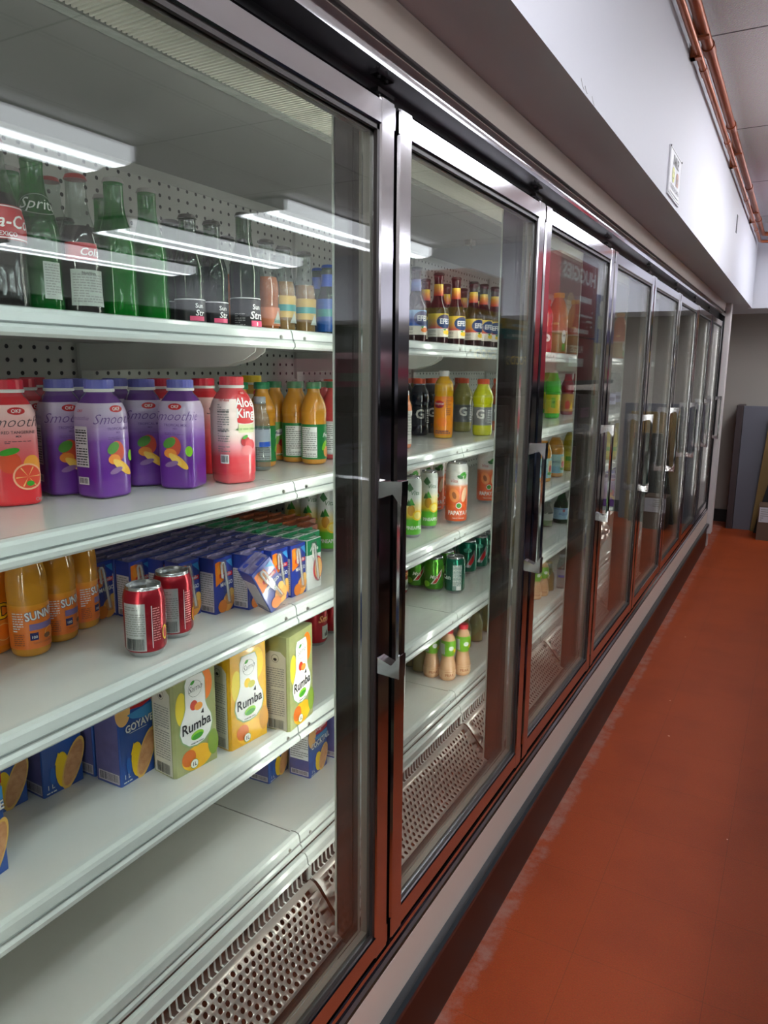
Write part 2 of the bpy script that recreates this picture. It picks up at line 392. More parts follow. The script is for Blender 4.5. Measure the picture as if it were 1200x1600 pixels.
bmesh.ops.bevel(bm, geom=[e for e in bm.edges if abs(e.verts[0].co.x-.16) < 1e-4 and abs(e.verts[1].co.x-.16) < 1e-4 and e.verts[0].co.y > 6 and e.verts[1].co.y > 6], offset=.03, segments=4, affect='EDGES')
sof = struct('wall_soffit', bm, WALLM)
bm = NB(); box(bm, -1.0, 8.0, 6.12, 6.75, 1.965, 2.65); struct('wall_soffit_back', bm, WALLM)
bm = NB(); box(bm, -.5, 8.0, 6.738, 6.75, 0, .12); struct('baseboard_back', bm, BLACK)
# scuffs on the soffit
bm = NB(); rd = random.Random(3)
for (u, v, l) in [(908, 122, .03), (914, 134, .022), (925, 150, .026)]:
    p = at(u, v, x=.1602); a = rd.uniform(-.9, -.5)
    tube(bm, [p, p+Vector((0, l*.5*math.cos(a), l*.4*math.sin(a))), p+Vector((0, l*math.cos(a*.7), l*math.sin(a*.6)))], .0005, 5)
o = obj('scuff_mark', bm, mat('scuff', '#8f8a84', .8), sof)
bm = NB(); q = at(1151, 350, x=.16); box(bm, .158, .163, q.y-.02, q.y+.02, q.z-.05, q.z+.05); obj('slot_cover', bm, mat('slot_grey', '#4b4a4e', .6), sof)

# ------------------------------------------------------------------ ceiling troffers
def lampmat(name, col, k):
    m = emis(name, col, k); nt = m.node_tree; N = nt.nodes.new; L = nt.links.new
    tc = N('ShaderNodeTexCoord'); s = N('ShaderNodeSeparateXYZ'); L(tc.outputs['Object'], s.inputs[0])
    a = N('ShaderNodeMath'); a.operation = 'ABSOLUTE'; L(s.outputs['X'], a.inputs[0])
    b = N('ShaderNodeMath'); b.operation = 'SUBTRACT'; b.inputs[1].default_value = .116; L(a.outputs[0], b.inputs[0])
    c = N('ShaderNodeMath'); c.operation = 'ABSOLUTE'; L(b.outputs[0], c.inputs[0])
    r = N('ShaderNodeMapRange'); r.interpolation_type = 'SMOOTHSTEP'; r.inputs['From Min'].default_value = .012; r.inputs['From Max'].default_value = .06
    r.inputs['To Min'].default_value = k*2.6; r.inputs['To Max'].default_value = k*.5; L(c.outputs[0], r.inputs['Value'])
    L(r.outputs[0], nt.nodes['Emission'].inputs[1]); return m
LAMPM = lampmat('troffer_glow', '#f6f8ff', ROOM_LAMP); AISLEM = lampmat('aisle_glow', '#f6f8ff', AISLE_LAMP)
def troffer(x, y0, y1, label, lm=None):
    t = empty('ceiling_light', ((x), (y0+y1)/2, 2.65)); L = (y1-y0)/2
    bm = NB(); w = .235
    for s in (-1, 1):
        box(bm, s*.05-.01, s*.05+.01, -L, L, -.030, 0); box(bm, -w, w, s*L-.012, s*L+.012, -.108, -.03)
    box(bm, -.20, .20, -L, L, -.030, -.022)
    obj('frame', bm, mat('troffer_frame', '#d8d8d8', .4), t)
    for s in (-1, 1):
        bm = NB(); extr(bm, [(s*.116-.108, -.032), (s*.116-.106, -.105), (s*.116-.06, -.122), (s*.116+.06, -.122), (s*.116+.106, -.105), (s*.116+.108, -.032)], -L+.015, L-.015); obj('diffuser', bm, lm or LAMPM, t)
    tag(t, label, 'ceiling light', 'fluorescent fixtures over the aisles'); return t
rows = [('nearest the coolers', 2.95), ('in the middle row', 4.5), ('farthest from the coolers', 6.05)]
spans = [('by the front of the store', -4.15, -1.75), ('above the middle of the store', -.35, 2.08), ('toward the back wall', 3.45, 5.88)]
for rn, x in rows:
    for sn, a, b in spans:
        troffer(x, a, b, 'long fluorescent fixture %s, %s' % (rn, sn))
for sn, a, b in [('behind the camera', -4.1, -1.7), ('above the camera', -1.15, .10), ('above the middle of the store', 2.1, 3.35), ('toward the back wall', 4.4, 5.65)]:
    troffer(.98, a, b, 'fluorescent fixture over the aisle beside the coolers, %s' % sn, AISLEM)

# ------------------------------------------------------------------ copper pipes and the sign on the soffit
def pipe(z, x, r, label, y1):
    t = empty('copper_pipe', (x, 0, z))
    bm = NB(); tube(bm, [(0, -5.9, 0), (0, y1-.04, 0), (.015, y1, 0), (.05, y1+.02, 0), (.9, y1+.02, 0)], r, 12); obj('tube', bm, COPPER, t, smooth=True)
    for y in (-.8, 1.05, 1.95, 2.9, 4.2, 5.3):
        bm = NB(); tube(bm, [(0, y-.035, 0), (0, y+.035, 0)], r*1.22, 12); obj('coupling', bm, COPPER, t, smooth=True)
    for y in (.2, 1.78, 3.3, 4.9):
        bm = NB(); box(bm, .163-x, r*1.15, y-.012, y+.012, -r*1.5, -r*1.1); box(bm, .163-x, -r*.7, y-.012, y+.012, -r*1.5, r*2.5); obj('pipe_strap', bm, COPPER, t)
    return tag(t, label, 'pipe', 'copper pipes along the soffit')
pipe(2.465, .186, .0115, 'thin copper pipe, the lower of two along the white soffit', 5.85)
pipe(2.535, .196, .018, 'thick copper pipe, the upper of two just under the ceiling', 5.93)
t = empty('wall_sign', (.163, 1.64, 2.052))
bm = NB(); box(bm, -.003, .002, -.118, .118, -.072, .072); mats = [mat('sign_board', '#d9d9de', .4)]
face_art(bm, mats, [('r', -.112, -.136, -.109, 0, BLACKP), ('r', .109, -.136, .112, 0, BLACKP), ('r', -.112, -.003, .112, 0, BLACKP), ('r', -.112, -.136, .112, -.133, BLACKP),
    ('t', 'SMILE!', 0, -.040, .042, BLACKP, 0, .03), ('e', -.04, -.070, .026, .024, mat('sign_yellow', '#c9cc4a', .4)), ('e', -.049, -.064, .003, .005, BLACKP), ('e', -.031, -.064, .003, .005, BLACKP), ('r', -.052, -.081, -.028, -.078, BLACKP),
    ('r', .018, -.092, .062, -.060, BROWNP), ('e', .04, -.062, .022, .012, BROWNP), ('e', .04, -.076, .009, .009, BLACKP), ('t', "YOU'RE ON CAMERA", 0, -.115, .019, BLACKP, 0, .02), ('r', -.09, -.127, .09, -.124, GREYP)],
    (.0021, 0, .068), (0, 1, 0), (0, 0, 1))
obj('sign_board', bm, mats, t)
for y, z in ((-.115, .069), (.115, .069)):
    bm = NB(); disc(bm, (.002, y, z), .003, 'x', .002); obj('pin', bm, BLACK, t)
tag(t, 'small white SMILE notice with a yellow face, pinned to the white soffit', 'sign')

# ------------------------------------------------------------------ the cooler case
case = empty('display_cooler', (0, 0, 0))
tag(case, 'long cream and chrome reach-in drinks cooler with a row of glass doors', 'cooler')
YS = Y0-2*P_
bm = NB(); box(bm, -.80, -.765, YS, YEND, .12, 1.955); obj('back_panel', bm, CREAM, case)
bm = NB(); box(bm, -.765, -.752, YS, YEND, .25, 1.865)
obj('pegboard', bm, holesmat('pegboard_enamel', '#c9cbc6', '#15171a', .030, .0254, .0042), case)
bm = NB(); box(bm, -.765, -.748, YS, YEND, 1.845, 1.875); box(bm, -.752, -.745, YS, YEND, 1.22+.17, 1.22+.174)
for k in range(-2, 8): box(bm, -.752, -.742, Y0+k*P_-.014, Y0+k*P_+.014, .3, 1.85)
obj('back_trim', bm, mat('liner_trim', '#c4c6c2', .35), case)
bm = NB(); box(bm, -.765, -.26, YS, YEND, 1.868, 1.90); obj('inner_ceiling', bm, mat('liner_grey', '#8e908d', .4, noise=(5, .8, '#7f817f')), case)
p = at(735, 376, z=1.866); bm = NB(); box(bm, p.x-.012, p.x+.012, p.y-.02, p.y+.02, 1.850, 1.868); tube(bm, [(p.x, p.y, 1.852), (p.x+.01, p.y-.01, 1.835)], .005, 8); obj('sensor_clip', bm, STEEL, case, bevel=.002)
# air discharge: clear deflector strip and honeycomb
bm = NB(); extr(bm, [(-.285, 1.868), (-.262, 1.868), (-.232, 1.842), (-.205, 1.838), (-.205, 1.842), (-.230, 1.846), (-.260, 1.872), (-.285, 1.872)], YS, YEND)
obj('air_deflector', bm, mat('milky_plastic', '#aeb5ae', .12, coat=.6, noise=(26, .5, '#8d958f'), bump=(30, .4)), case)
bm = NB(); y = YS+.02
box(bm, -.205, -.075, YS, YEND, 1.850, 1.855)
while y < 3.2: box(bm, -.200, -.085, y, y+.0035, 1.838, 1.850); y += .0085
obj('honeycomb', bm, mat('honeycomb_cream', '#ccccc0', .6), case)
bm = NB(); box(bm, -.765, -.030, YS, YEND, 1.875, 1.955); obj('top_insulation', bm, DARK, case)
# lower tub and sill
bm = NB(); box(bm, -.765, -.03, YS, YEND, .20, .25); box(bm, -.085, -.03, YS, YEND, .25, .318); obj('tub', bm, mat('tub_brown', '#1d1613', .5), case)
bm = NB(); box(bm, -.78, .022, YS, YEND, .0, .185); obj('kick_plate', bm, mat('kick_dark', '#0e0908', .35), case)
bm = NB(); extr(bm, [(-.03, .195), (.012, .195), (.014, .198), (.014, .302), (.010, .308), (-.03, .308)], YS, YEND); obj('lower_panel', bm, CREAM, case)
bm = NB(); extr(bm, [(.004, .180), (.024, .176), (.034, .180), (.038, .188), (.036, .197), (.029, .202), (.024, .200), (.014, .203), (.004, .203)], YS, YEND); obj('bumper_rail', bm, BUMP_M, case, smooth=True)
bm = NB(); extr(bm, [(-.03, .308), (.015, .308), (.017, .311), (.015, .316), (.008, .318), (.007, .336), (-.03, .336)], YS, YEND); obj('sill_rail', bm, CHROME, case)
# header: recess, chrome rail, cream fascia
bm = NB(); box(bm, -.045, -.030, YS, YEND, 1.82, 1.90); obj('header_recess', bm, BLACK, case)
bm = NB(); extr(bm, [(-.03, 1.858), (.016, 1.858)]+[(.016+.006*math.sin(PI*i/10)*1.0-.010*(i/10), 1.858+.040*i/10) for i in range(1, 11)]+[(.004, 1.902), (-.03, 1.902)], YS, YEND); obj('header_rail', bm, CHROME, case, smooth=True)
bm = NB(); box(bm, -.03, .010, YS, YEND+.02, 1.902, 1.964); obj('fascia', bm, CREAM, case)
for k in range(-1, 7):
    y = Y0+k*P_; bm = NB()
    for dy in (-.012, .012): tube(bm, [(-.024, y+dy, 1.834), (-.024, y+dy, 1.852)], .004, 8)
    box(bm, -.03, -.016, y-.026, y+.026, 1.842, 1.848); obj('hinge', bm, mat('dark_steel', '#4a4848', .3, .9), case)
# mullions with a lamp tube behind each
TUBEM = emis('cooler_tube', '#fffdf4', TUBE_LAMP)
bm = NB(); extr(bm, [(-.036, -.024), (-.036, .030), (-.082, .030), (-.088, .024), (-.088, -.012), (-.0985, -.014), (-.0985, -.024), (-.066, -.024), (-.066, -.0255), (-.062, -.0255), (-.062, -.024)], .30, 1.875, axis='z')
mu = obj('mullion', bm, DARK, case, loc=(0, Y0-2*P_+.04, 0))
bm = NB(); tube(bm, [(-.0935, .013, .46), (-.0935, .013, 1.80)], .0045, 10); lt = obj('lamp_tube', bm, TUBEM, mu, smooth=True)
for z in (.43, 1.80):
    bm = NB(); box(bm, -.0980, -.088, .006, .020, z, z+.03); ls = obj('lamp_socket', bm, WHITE, mu)
bm = NB(); box(bm, -.1010, -.0975, -.0265, -.0215, .32, 1.86); obj('edge_trim', bm, mat('edge_trim', '#c9cfc4', .3), mu)
for k in range(-1, 8):
    c = copy_tree(mu, case); c.location = (0, Y0+k*P_ - (0 if k < 7 else .04)-(.10 if k == -1 else 0), 0)
# end panel
bm = NB(); box(bm, -.80, .052, YEND+.025, YEND+.14, .11, 1.964); box(bm, -.02, .03, YEND+.05, YEND+.09, 0, .11)
obj('end_panel', bm, mat('end_panel_white', '#cfc8c6', .35), case, bevel=.004)
bm = NB(); box(bm, -.03, .012, YEND+.004, YEND+.024, .13, 1.93); obj('end_gasket', bm, BLACK, case)
# doors
dw = P_-.012
def door_parts(xl=0.):
    d0, d1, z0, z1, s = .006-xl, P_-.006, .340, 1.824, .046
    bm = NB()
    def bar(pts, a, b, ax): extr(bm, pts, a, b, axis=ax)
    sec = lambda a, b: [(-.030, a), (0, a), (.003, a+.004), (.003, b-.004), (0, b), (-.006, b+.003) if False else (0, b), (-.030, b)]
    bar([(-.030, z0), (.001, z0), (.004, z0+.005), (.004, z0+s-.003), (.002, z0+s), (-.030, z0+s)], d0, d1, 'y')
    bar([(-.030, z1-s+.006), (.002, z1-s+.006), (.004, z1-s+.009), (.004, z1-.005), (.001, z1), (-.030, z1)], d0, d1, 'y')
    bar([(-.030, d0), (.001, d0), (.0045, d0+.005), (.0045, d0+s-.003), (.002, d0+s), (-.030, d0+s)], z0+.001, z1-.001, 'z')
    bar([(-.030, d1-s), (.002, d1-s), (.0045, d1-s+.003), (.0045, d1-.005), (.001, d1), (-.030, d1)], z0+.001, z1-.001, 'z')
    fr = obj('glass_door', bm, CHROME, case)
    bm = NB(); a, b, c, e = d0+s, d1-s, z0+s, z1-s+.006
    box(bm, -.0095, -.0055, a-.004, b+.004, c-.004, e+.004); obj('outer_pane', bm, PANE, fr)
    bm = NB(); box(bm, -.0255, -.0215, a-.004, b+.004, c-.004, e+.004); obj('inner_pane', bm, PANE, fr)
    bm = NB()
    for (y0, y1, q0, q1) in ((a, a+.010, c, e), (b-.010, b, c, e), (a, b, c, c+.012), (a, b, e-.010, e)): box(bm, -.0213, -.0097, y0, y1, q0, q1)
    obj('spacer', bm, mat('spacer_grey', '#8a867c', .35, .4), fr)
    bm = NB()
    for (y0, y1, q0, q1) in ((a, a+.005, c, e), (b-.005, b, c, e), (a, b, c, c+.005), (a, b, e-.007, e)): box(bm, -.0054, .0005, y0, y1, q0, q1)
    obj('glazing_bead', bm, mat('bead_dark', '#2b2624', .45), fr)
    bm = NB()
    for (y0, y1, q0, q1) in ((d0+.006, a-.006, z0, z1), (b+.006, d1-.006, z0, z1), (d0, d1, z0+.006, c-.006), (d0, d1, e+.006, z1-.006)): box(bm, -.038, -.030, y0, y1, q0, q1)
    obj('gasket', bm, RUBBER, fr)
    # pull handle on the right stile
    hy = d1-.034; bm = NB()
    path = [(.040, hy, z) for z in [.918+.318*i/14 for i in range(15)]]
    for i in range(len(path)-1):
        pass
    extr(bm, [(.037, hy-.007), (.043, hy-.008), (.046, hy-.004), (.046, hy+.004), (.043, hy+.008), (.037, hy+.007)], .905, 1.243, axis='z')
    for zz, s2 in ((1.232, 1), (.916, -1)):
        extr(bm, [(.003, zz-.020 if s2 > 0 else zz-.009), (.030, zz-.010 if s2 > 0 else zz-.011), (.046, zz-.030 if s2 > 0 else zz-.012), (.047, zz+.012 if s2 > 0 else zz+.030), (.030, zz+.011 if s2 > 0 else zz+.010), (.003, zz+.009 if s2 > 0 else zz+.020)], hy-.011, hy+.011)
    obj('handle', bm, CHROME, fr, bevel=.0015)
    return fr
fr = door_parts(); fr.location = (0, Y0-2*P_, 0)
fr.location.y -= .10
wide = door_parts(.10); wide.location = (0, Y0-P_, 0)      # the nearest door is a little wider
for k in range(0, 7):
    c = copy_tree(fr, case); c.location = (0, Y0+k*P_, 0)

# return-air grille: punched and rolled sheet, one panel per door
def grille():
    prof = [(-.176, .408), (-.165, .404), (-.154, .394), (-.143, .380), (-.132, .366), (-.121, .353), (-.110, .341), (-.099, .331), (-.086, .326)]
    seg = [0.]
    for a, b in zip(prof, prof[1:]): seg.append(seg[-1]+math.hypot(a[0]-b[0], a[1]-b[1]))
    def pt(s, y):
        s = max(0, min(s, seg[-1]-1e-6))
        for i in range(len(seg)-1):
            if seg[i] <= s <= seg[i+1]:
                f = (s-seg[i])/(seg[i+1]-seg[i]); return (prof[i][0]+(prof[i+1][0]-prof[i][0])*f, y, prof[i][1]+(prof[i+1][1]-prof[i][1])*f)
    bm = NB(); L = seg[-1]; nr = 8; a = (L-.016)/nr; ym = P_-.06; nc = 41; w = ym/nc
    for r in range(nr):
        for c in range(nc):
            s0 = .012+r*a; y0 = .03+c*w; sh = 0 if r % 2 else w/2
            if c == nc-1 and sh: continue
            cx, cy = s0+a/2, y0+w/2+sh
            out = [(s0, y0+sh), (s0+a/2, y0+sh), (s0+a, y0+sh), (s0+a, cy), (s0+a, y0+w+sh), (s0+a/2, y0+w+sh), (s0, y0+w+sh), (s0, cy)]
            rr = min(a, w)*.385
            inn = [(cx+rr*math.cos(t), cy+rr*1.0*math.sin(t)) for t in [PI*1.25+PI/4*i for i in range(8)]]
            A = [bm.verts.new(pt(*q)) for q in out]; B = [bm.verts.new(pt(*q)) for q in inn]
            for i in range(8): bm.faces.new((A[i], A[(i+1) % 8], B[(i+1) % 8], B[i]))
    for s0, s1 in ((0, .012), (.012+nr*a, L)):
        for i in range(1): bm.faces.new([bm.verts.new(pt(*q)) for q in ((s0, .004), (s1, .004), (s1, P_-.004), (s0, P_-.004))])
    for r in range(nr):
        for y0, y1 in ((.004, .03+(0 if r % 2 else w/2)), (.03+ym-(0 if r % 2 else w/2), P_-.004)):
            bm.faces.new([bm.verts.new(pt(*q)) for q in ((.012+r*a, y0), (.012+(r+1)*a, y0), (.012+(r+1)*a, y1), (.012+r*a, y1))])
    bmesh.ops.remove_doubles(bm, verts=bm.verts, dist=.00005)
    o = obj('air_grille', bm, NICKEL, case, smooth=True); s = o.modifiers.new('thick', 'SOLIDIFY'); s.thickness = .0012; return o
g = grille(); g.location = (0, Y0-2*P_, 0)
for k in range(-1, 7):
    c = g.copy(); COL.objects.link(c); c.parent = case; c.location = (0, Y0+k*P_, 0)

# ------------------------------------------------------------------ shelves: 5 levels x 9 bays
ORD = {1: 'top', 2: 'second', 3: 'third', 4: 'fourth', 5: 'bottom'}
DN = ['first', 'second', 'third', 'fourth', 'fifth', 'sixth', 'seventh', 'eighth', 'ninth']
def shelf(level):
    s = empty('refrigerator_shelf', (0, 0, 0)); h = .034 if level < 3 else .038
    bm = NB(); box(bm, -.742, -.214, .0015, P_-.0015, -.018, -.003); obj('deck', bm, DECK, s)
    bm = NB(); extr(bm, [(-.224, -.018), (-.224, 0), (-.214, .001), (-.206, -.001), (-.203, -.006), (-.201, -h+.014), (-.197, -h+.010), (-.197, -h+.004), (-.201, -h), (-.209, -h), (-.209, -.018)], .0015, P_-.0015)
    obj('price_rail', bm, RAIL, s)
    bm = NB(); box(bm, -.2015, -.1995, .0015, P_-.0015, -h*.56, -h*.50); obj('rail_groove_shade', bm, mat('rail_shadow', '#8b918f', .5), s)  # grey strip on the rail face, coloured as the shade of a groove
    for y in (.035, P_-.035):
        bm = NB(); disc(bm, (-.202, y, -h*.42), .0035, 'x', .0022, 10); obj('rivet', bm, STEEL, s)
    if level < 5:
        for y in (.012, P_-.016):
            bm = NB(); extr(bm, [(-.742, -.075), (-.40, -.066), (-.345, -.064), (-.30, -.052), (-.275, -.038), (-.272, -.020), (-.742, -.020)], y, y+.003); obj('bracket', bm, WHITE, s)
    else:
        bm = NB(); extr(bm, [(-.200, -.042), (-.190, -.040), (-.185, -.046), (-.183, -.060), (-.179, -.064), (-.184, -.068), (-.198, -.064)], .0015, P_-.0015); obj('lower_rail', bm, RAIL, s)
        bm = NB(); y = .012
        while y < P_-.01:
            tube(bm, [(-.189, y, -.062), (-.186, y, -.095), (-.181, y+.002, -.098)], .0019, 5); y += .0150
        tube(bm, [(-.1815, .01, -.0995), (-.1815, P_-.01, -.0995)], .002, 6); box(bm, -.188, -.184, .002, .014, -.10, -.06)
        obj('wire_fence', bm, WHITE, s)
        bm = NB(); box(bm, -.2120, -.2118, .002, P_-.002, -.10, -.04); box(bm, -.212, -.176, .002, P_-.002, -.1035, -.1025)
        obj('back_plate', bm, mat('plate_grey', '#6f6b66', .5), s)
    return s
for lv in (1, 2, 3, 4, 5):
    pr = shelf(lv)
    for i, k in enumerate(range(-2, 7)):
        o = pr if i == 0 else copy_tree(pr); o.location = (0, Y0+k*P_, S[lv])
        nm = 'behind the second door in view' if k == 0 else ''
        tag(o, 'white %s shelf of the cooler, %s' % (ORD[lv], 'in the %s bay from the near end' % DN[k+1] if k >= -1 else 'out of view left of the nearest door'), 'shelf', 'cooler shelves')

# ------------------------------------------------------------------ products
JOB = {}; FOOT = {}
def place(kind, pos, label, cat, group=None, rz=0., tilt=None, z=None, noparts=False):
    if kind not in JOB: JOB[kind] = [BUILD[kind](), 0]
    root, n = JOB[kind]
    body = [c for c in root.children if c.name.split('.')[0] in ('glass_body', 'bottle_body', 'can_body')]
    if body:                                   # keep round goods from standing in one another: slide back along the sight line
        r = max(v.co.x for v in body[0].data.vertices)*(1.18 if kind[:5] in ('smoot', 'aloe', 'aloey') else 1.03); pos = Vector(pos); lv = round(pos.z, 2)
        d = Vector((pos.x-CX, pos.y-CY, 0)).normalized()
        for _ in range(60):
            if all((pos.x-q.x)**2+(pos.y-q.y)**2 > (r+rq)**2 for q, rq in FOOT.get(lv, [])): break
            pos = pos+d*.004
        if pos.x < -.70: return None
        FOOT.setdefault(lv, []).append((pos.copy(), r))
    o = root if n == 0 else copy_tree(root); JOB[kind][1] += 1
    o.location = pos; o.rotation_euler = (tilt[0] if tilt else 0, tilt[1] if tilt else 0, rz)
    tag(o, label, cat, group); return o
QUEUE = []
def flush():
    for q in sorted(QUEUE, key=lambda q: -q[1][0]): place(*q)
    QUEUE.clear()
def on(u, v, lv): return at(u, v, z=S[lv]-.0025)
def onx(u, v, lv, x):
    p = at(u, v, x=x); p.z = S[lv]-.0025; return p
def sc(prof, h, r=1.):
    m = max(z for _, z in prof); return [(max(a*r, min(a, .0132)) if r < 1 else a*r, z*h/m) for a, z in prof]
def crown(t, z, m):
    bm = NB(); n = 42
    rings = [[bm.verts.new(((r*(1+(.05*(k % 2) if q == 0 else 0)))*math.cos(2*PI*k/n), (r*(1+(.05*(k % 2) if q == 0 else 0)))*math.sin(2*PI*k/n), z+h)) for k in range(n)] for q, (r, h) in enumerate([(.0145, -.001), (.0138, .002), (.0128, .0045), (.0095, .0058)])]
    for a, b in zip(rings, rings[1:]):
        for k in range(n): bm.faces.new((a[k], a[(k+1) % n], b[(k+1) % n], b[k]))
    bm.faces.new(rings[-1]); bm.faces.new(rings[0][::-1]); return obj('crown_cap', bm, m, t, smooth=True)
def screwcap(t, z, r, h, m, white_ring=False):
    bm = NB(); n = 48
    for z0, z1, rr, rid in ((z, z+h*.93, r, .012), (z+h*.93, z+h, r*.93, 0)):
        a = [bm.verts.new((rr*(1+(rid if k % 2 else 0))*math.cos(2*PI*k/n), rr*(1+(rid if k % 2 else 0))*math.sin(2*PI*k/n), z0)) for k in range(n)]
        b = [bm.verts.new((rr*(1+(rid if k % 2 else 0))*math.cos(2*PI*k/n), rr*(1+(rid if k % 2 else 0))*math.sin(2*PI*k/n), z1)) for k in range(n)]
        for k in range(n): bm.faces.new((a[k], a[(k+1) % n], b[(k+1) % n], b[k]))
        bm.faces.new(b); bm.faces.new(a[::-1])
    obj('cap', bm, m, t)
    if white_ring:
        bm = NB(); loft(bm, [(r*1.03, z-.005), (r*1.06, z-.003), (r*1.06, z-.001), (r*1.02, z)], 32); obj('neck_ring', bm, WHITEP, t, smooth=True)

GLCLEAR = sheet_glass('bottle_glass_clear', '#e2e9e5', .04, '#aab3b0', .02, .03, gain=.6)
GLGREEN = sheet_glass('bottle_glass_green', '#3fae4c', .04, '#16a53c', .16, .03, gain=.6)
GLDKGREEN = sheet_glass('bottle_glass_dark_green', '#5f9a5a', .04, '#1f4a28', .12, .03, gain=.6)
GLBLUE = sheet_glass('bottle_glass_blue', '#2f77b8', .04, '#0e3f86', .35, .03, gain=.6)
PETCLEAR = sheet_glass('pet_clear', '#dde5e6', .05, '#b9c2c4', .12, .04)
COLA = mat('cola', '#1a0d0b', .08, coat=.6)

GP = [(.0, 0), (.026, 0), (.030, .004), (.031, .012), (.0295, .05), (.0295, .085), (.031, .115), (.0285, .14), (.021, .165), (.0155, .19), (.0132, .212), (.0132, .224), (.0145, .227), (.0145, .233), (.0125, .236)]
def glass_bottle(name, gmat, h, r, cap, liquid=None, lvl=.68, label=None, prof=GP, neck=None, z0=.0, extra=None):
    t = empty(name); p = smoothp(sc(prof, h, r))
    bm = NB(); loft(bm, p, 32, cap=False); obj('glass_body', bm, gmat, t, smooth=True)
    if liquid:
        zl = h*lvl; q = [(0, .004)]+[(max(a-.0018, .002), max(z, .005)) for a, z in p if a > .01 and .002 < z < zl]+[(max(prof_r(p, zl)-.0018, .002), zl), (0, zl)]
        bm = NB(); loft(bm, q, 32, cap=False); obj('drink', bm, liquid, t, smooth=True)
    crown(t, h, cap)
    if label: wrap_label('label', p, 2, *label[:4], t, **(label[4] if len(label) > 4 else {}))
    if neck: wrap_label('neck_label', p, 2, *neck[:4], t)
    if extra: wrap_label('back_sticker', p, 2, *extra[:4], t, **extra[4])
    return t
REDCAP = mat('red_crown', '#a5302c', .3, .3); WHCAP = mat('white_crown', '#b4b0ae', .35, .4); DKCAP = mat('dark_crown', '#40403c', .35, .5)
LBLRED = mat('red_paper', '#b3232a', .35); GREYPAPER = mat('aged_white_paper', '#a9b2a8', .5)
BUILD = {
 'coke': lambda: glass_bottle('cola_bottle', GLCLEAR, .196, 1.06, REDCAP, COLA, .70, (.082, .122, LBLRED, [('t', 'Coca-Cola', 0, .014, .022, WHITEP, .35, .01), ('r', -.09, .001, .09, .0025, WHITEP), ('r', -.09, .0375, .09, .039, WHITEP), ('t', 'MEXICO', 0, .004, .007, WHITEP)])),
 'cokeb': lambda: glass_bottle('cola_bottle', GLCLEAR, .180, .90, REDCAP, COLA, .66, (.015, .062, GREYPAPER, [('l', -.021, .004, .021, .042, 11, GREYP), ('t', 'Nutrition', 0, .041, .005, BLACKP)], dict(u0=-.024, u1=.024)), extra=(.074, .096, LBLRED, [('t', 'Cola', .002, .006, .014, WHITEP, .3)], dict(u0=-.030, u1=.014))),
 'sprite': lambda: glass_bottle('green_soda_bottle', GLGREEN, .193, .95, WHCAP, mat('lemon_dark', '#1c3a20', .1, coat=.5), .62, (.124, .150, GLGREEN, [('t', 'Sprite', 0, .006, .020, WHITEP, .3, .0), ('o', 0, .012, .026, .013, GREYP, .001)], dict(u0=-.03, u1=.03)), extra=(.020, .066, GREYPAPER, [('l', -.001, .004, .020, .044, 12, GREYP)], dict(u0=-.003, u1=.022))),
 'green': lambda: glass_bottle('green_soda_bottle', GLGREEN, .188, .88, WHCAP, mat('bright_green_soda', '#12a032', .08, coat=.6), .60),
 'malta': lambda: glass_bottle('dark_soda_bottle', GLDKGREEN, .165, .80, DKCAP, COLA, .80, (.006, .042, BLACKP, [('r', -.1, .034, .1, .0355, WHITEP), ('t', 'Sun', .004, .022, .010, WHITEP), ('t', 'Str', .004, .010, .013, WHITEP, .2), ('r', -.012, .002, .012, .009, PINKP)])),
 'sunstr': lambda: glass_bottle('dark_soda_bottle', GLDKGREEN, .188, .86, DKCAP, COLA, .80, (.004, .050, BLACKP, [('r', -.11, .0475, .11, .049, WHITEP), ('t', 'Sun', .010, .030, .012, WHITEP), ('t', 'Stra', .010, .014, .018, WHITEP, .2), ('r', -.002, .001, .026, .011, PINKP), ('l', -.03, .002, -.012, .024, 6, GREYP), ('r', .008, .003, .011, .009, WHITEP)])),
 'orangeclear': lambda: glass_bottle('orange_soda_bottle', GLCLEAR, .160, .76, DKCAP, mat('orange_drink', '#b5622f', .1, coat=.5), .62, (.012, .045, mat('faded_orange_label', '#b36a45', .4), [('p', [(-.010, .004), (.014, .004), (.002, .028)], GREYPAPER), ('t', 'Soda', .0, .006, .009, TEALP)])),
 'paleclear': lambda: glass_bottle('pale_soda_bottle', GLCLEAR, .155, .76, DKCAP, mat('amber_drink', '#9f7440', .1, coat=.5), .62, (.030, .070, mat('yellow_teal_label', '#b79a4b', .4), [('r', -.1, .012, .1, .024, TEALP), ('p', [(-.010, -.01), (.012, -.01), (.001, .010)], GREYPAPER)])),
 'blueb': lambda: glass_bottle('blue_soda_bottle', GLDKGREEN, .138, .8, mat('blue_crown', '#1b4fa5', .3, .4), mat('blue_drink', '#0a2a5a', .1, coat=.5), .6, (.01, .075, mat('blue_label', '#0d4f9a', .3), [('r', -.1, .03, .1, .045, TEALP)]), neck=(.100, .124, BLUEP, [])),
}
EFP = [(.0, 0), (.026, 0), (.0285, .004), (.029, .010), (.029, .105), (.0275, .120), (.021, .138), (.0145, .155), (.0120, .185), (.0118, .215), (.0135, .218), (.0135, .226), (.012, .230)]
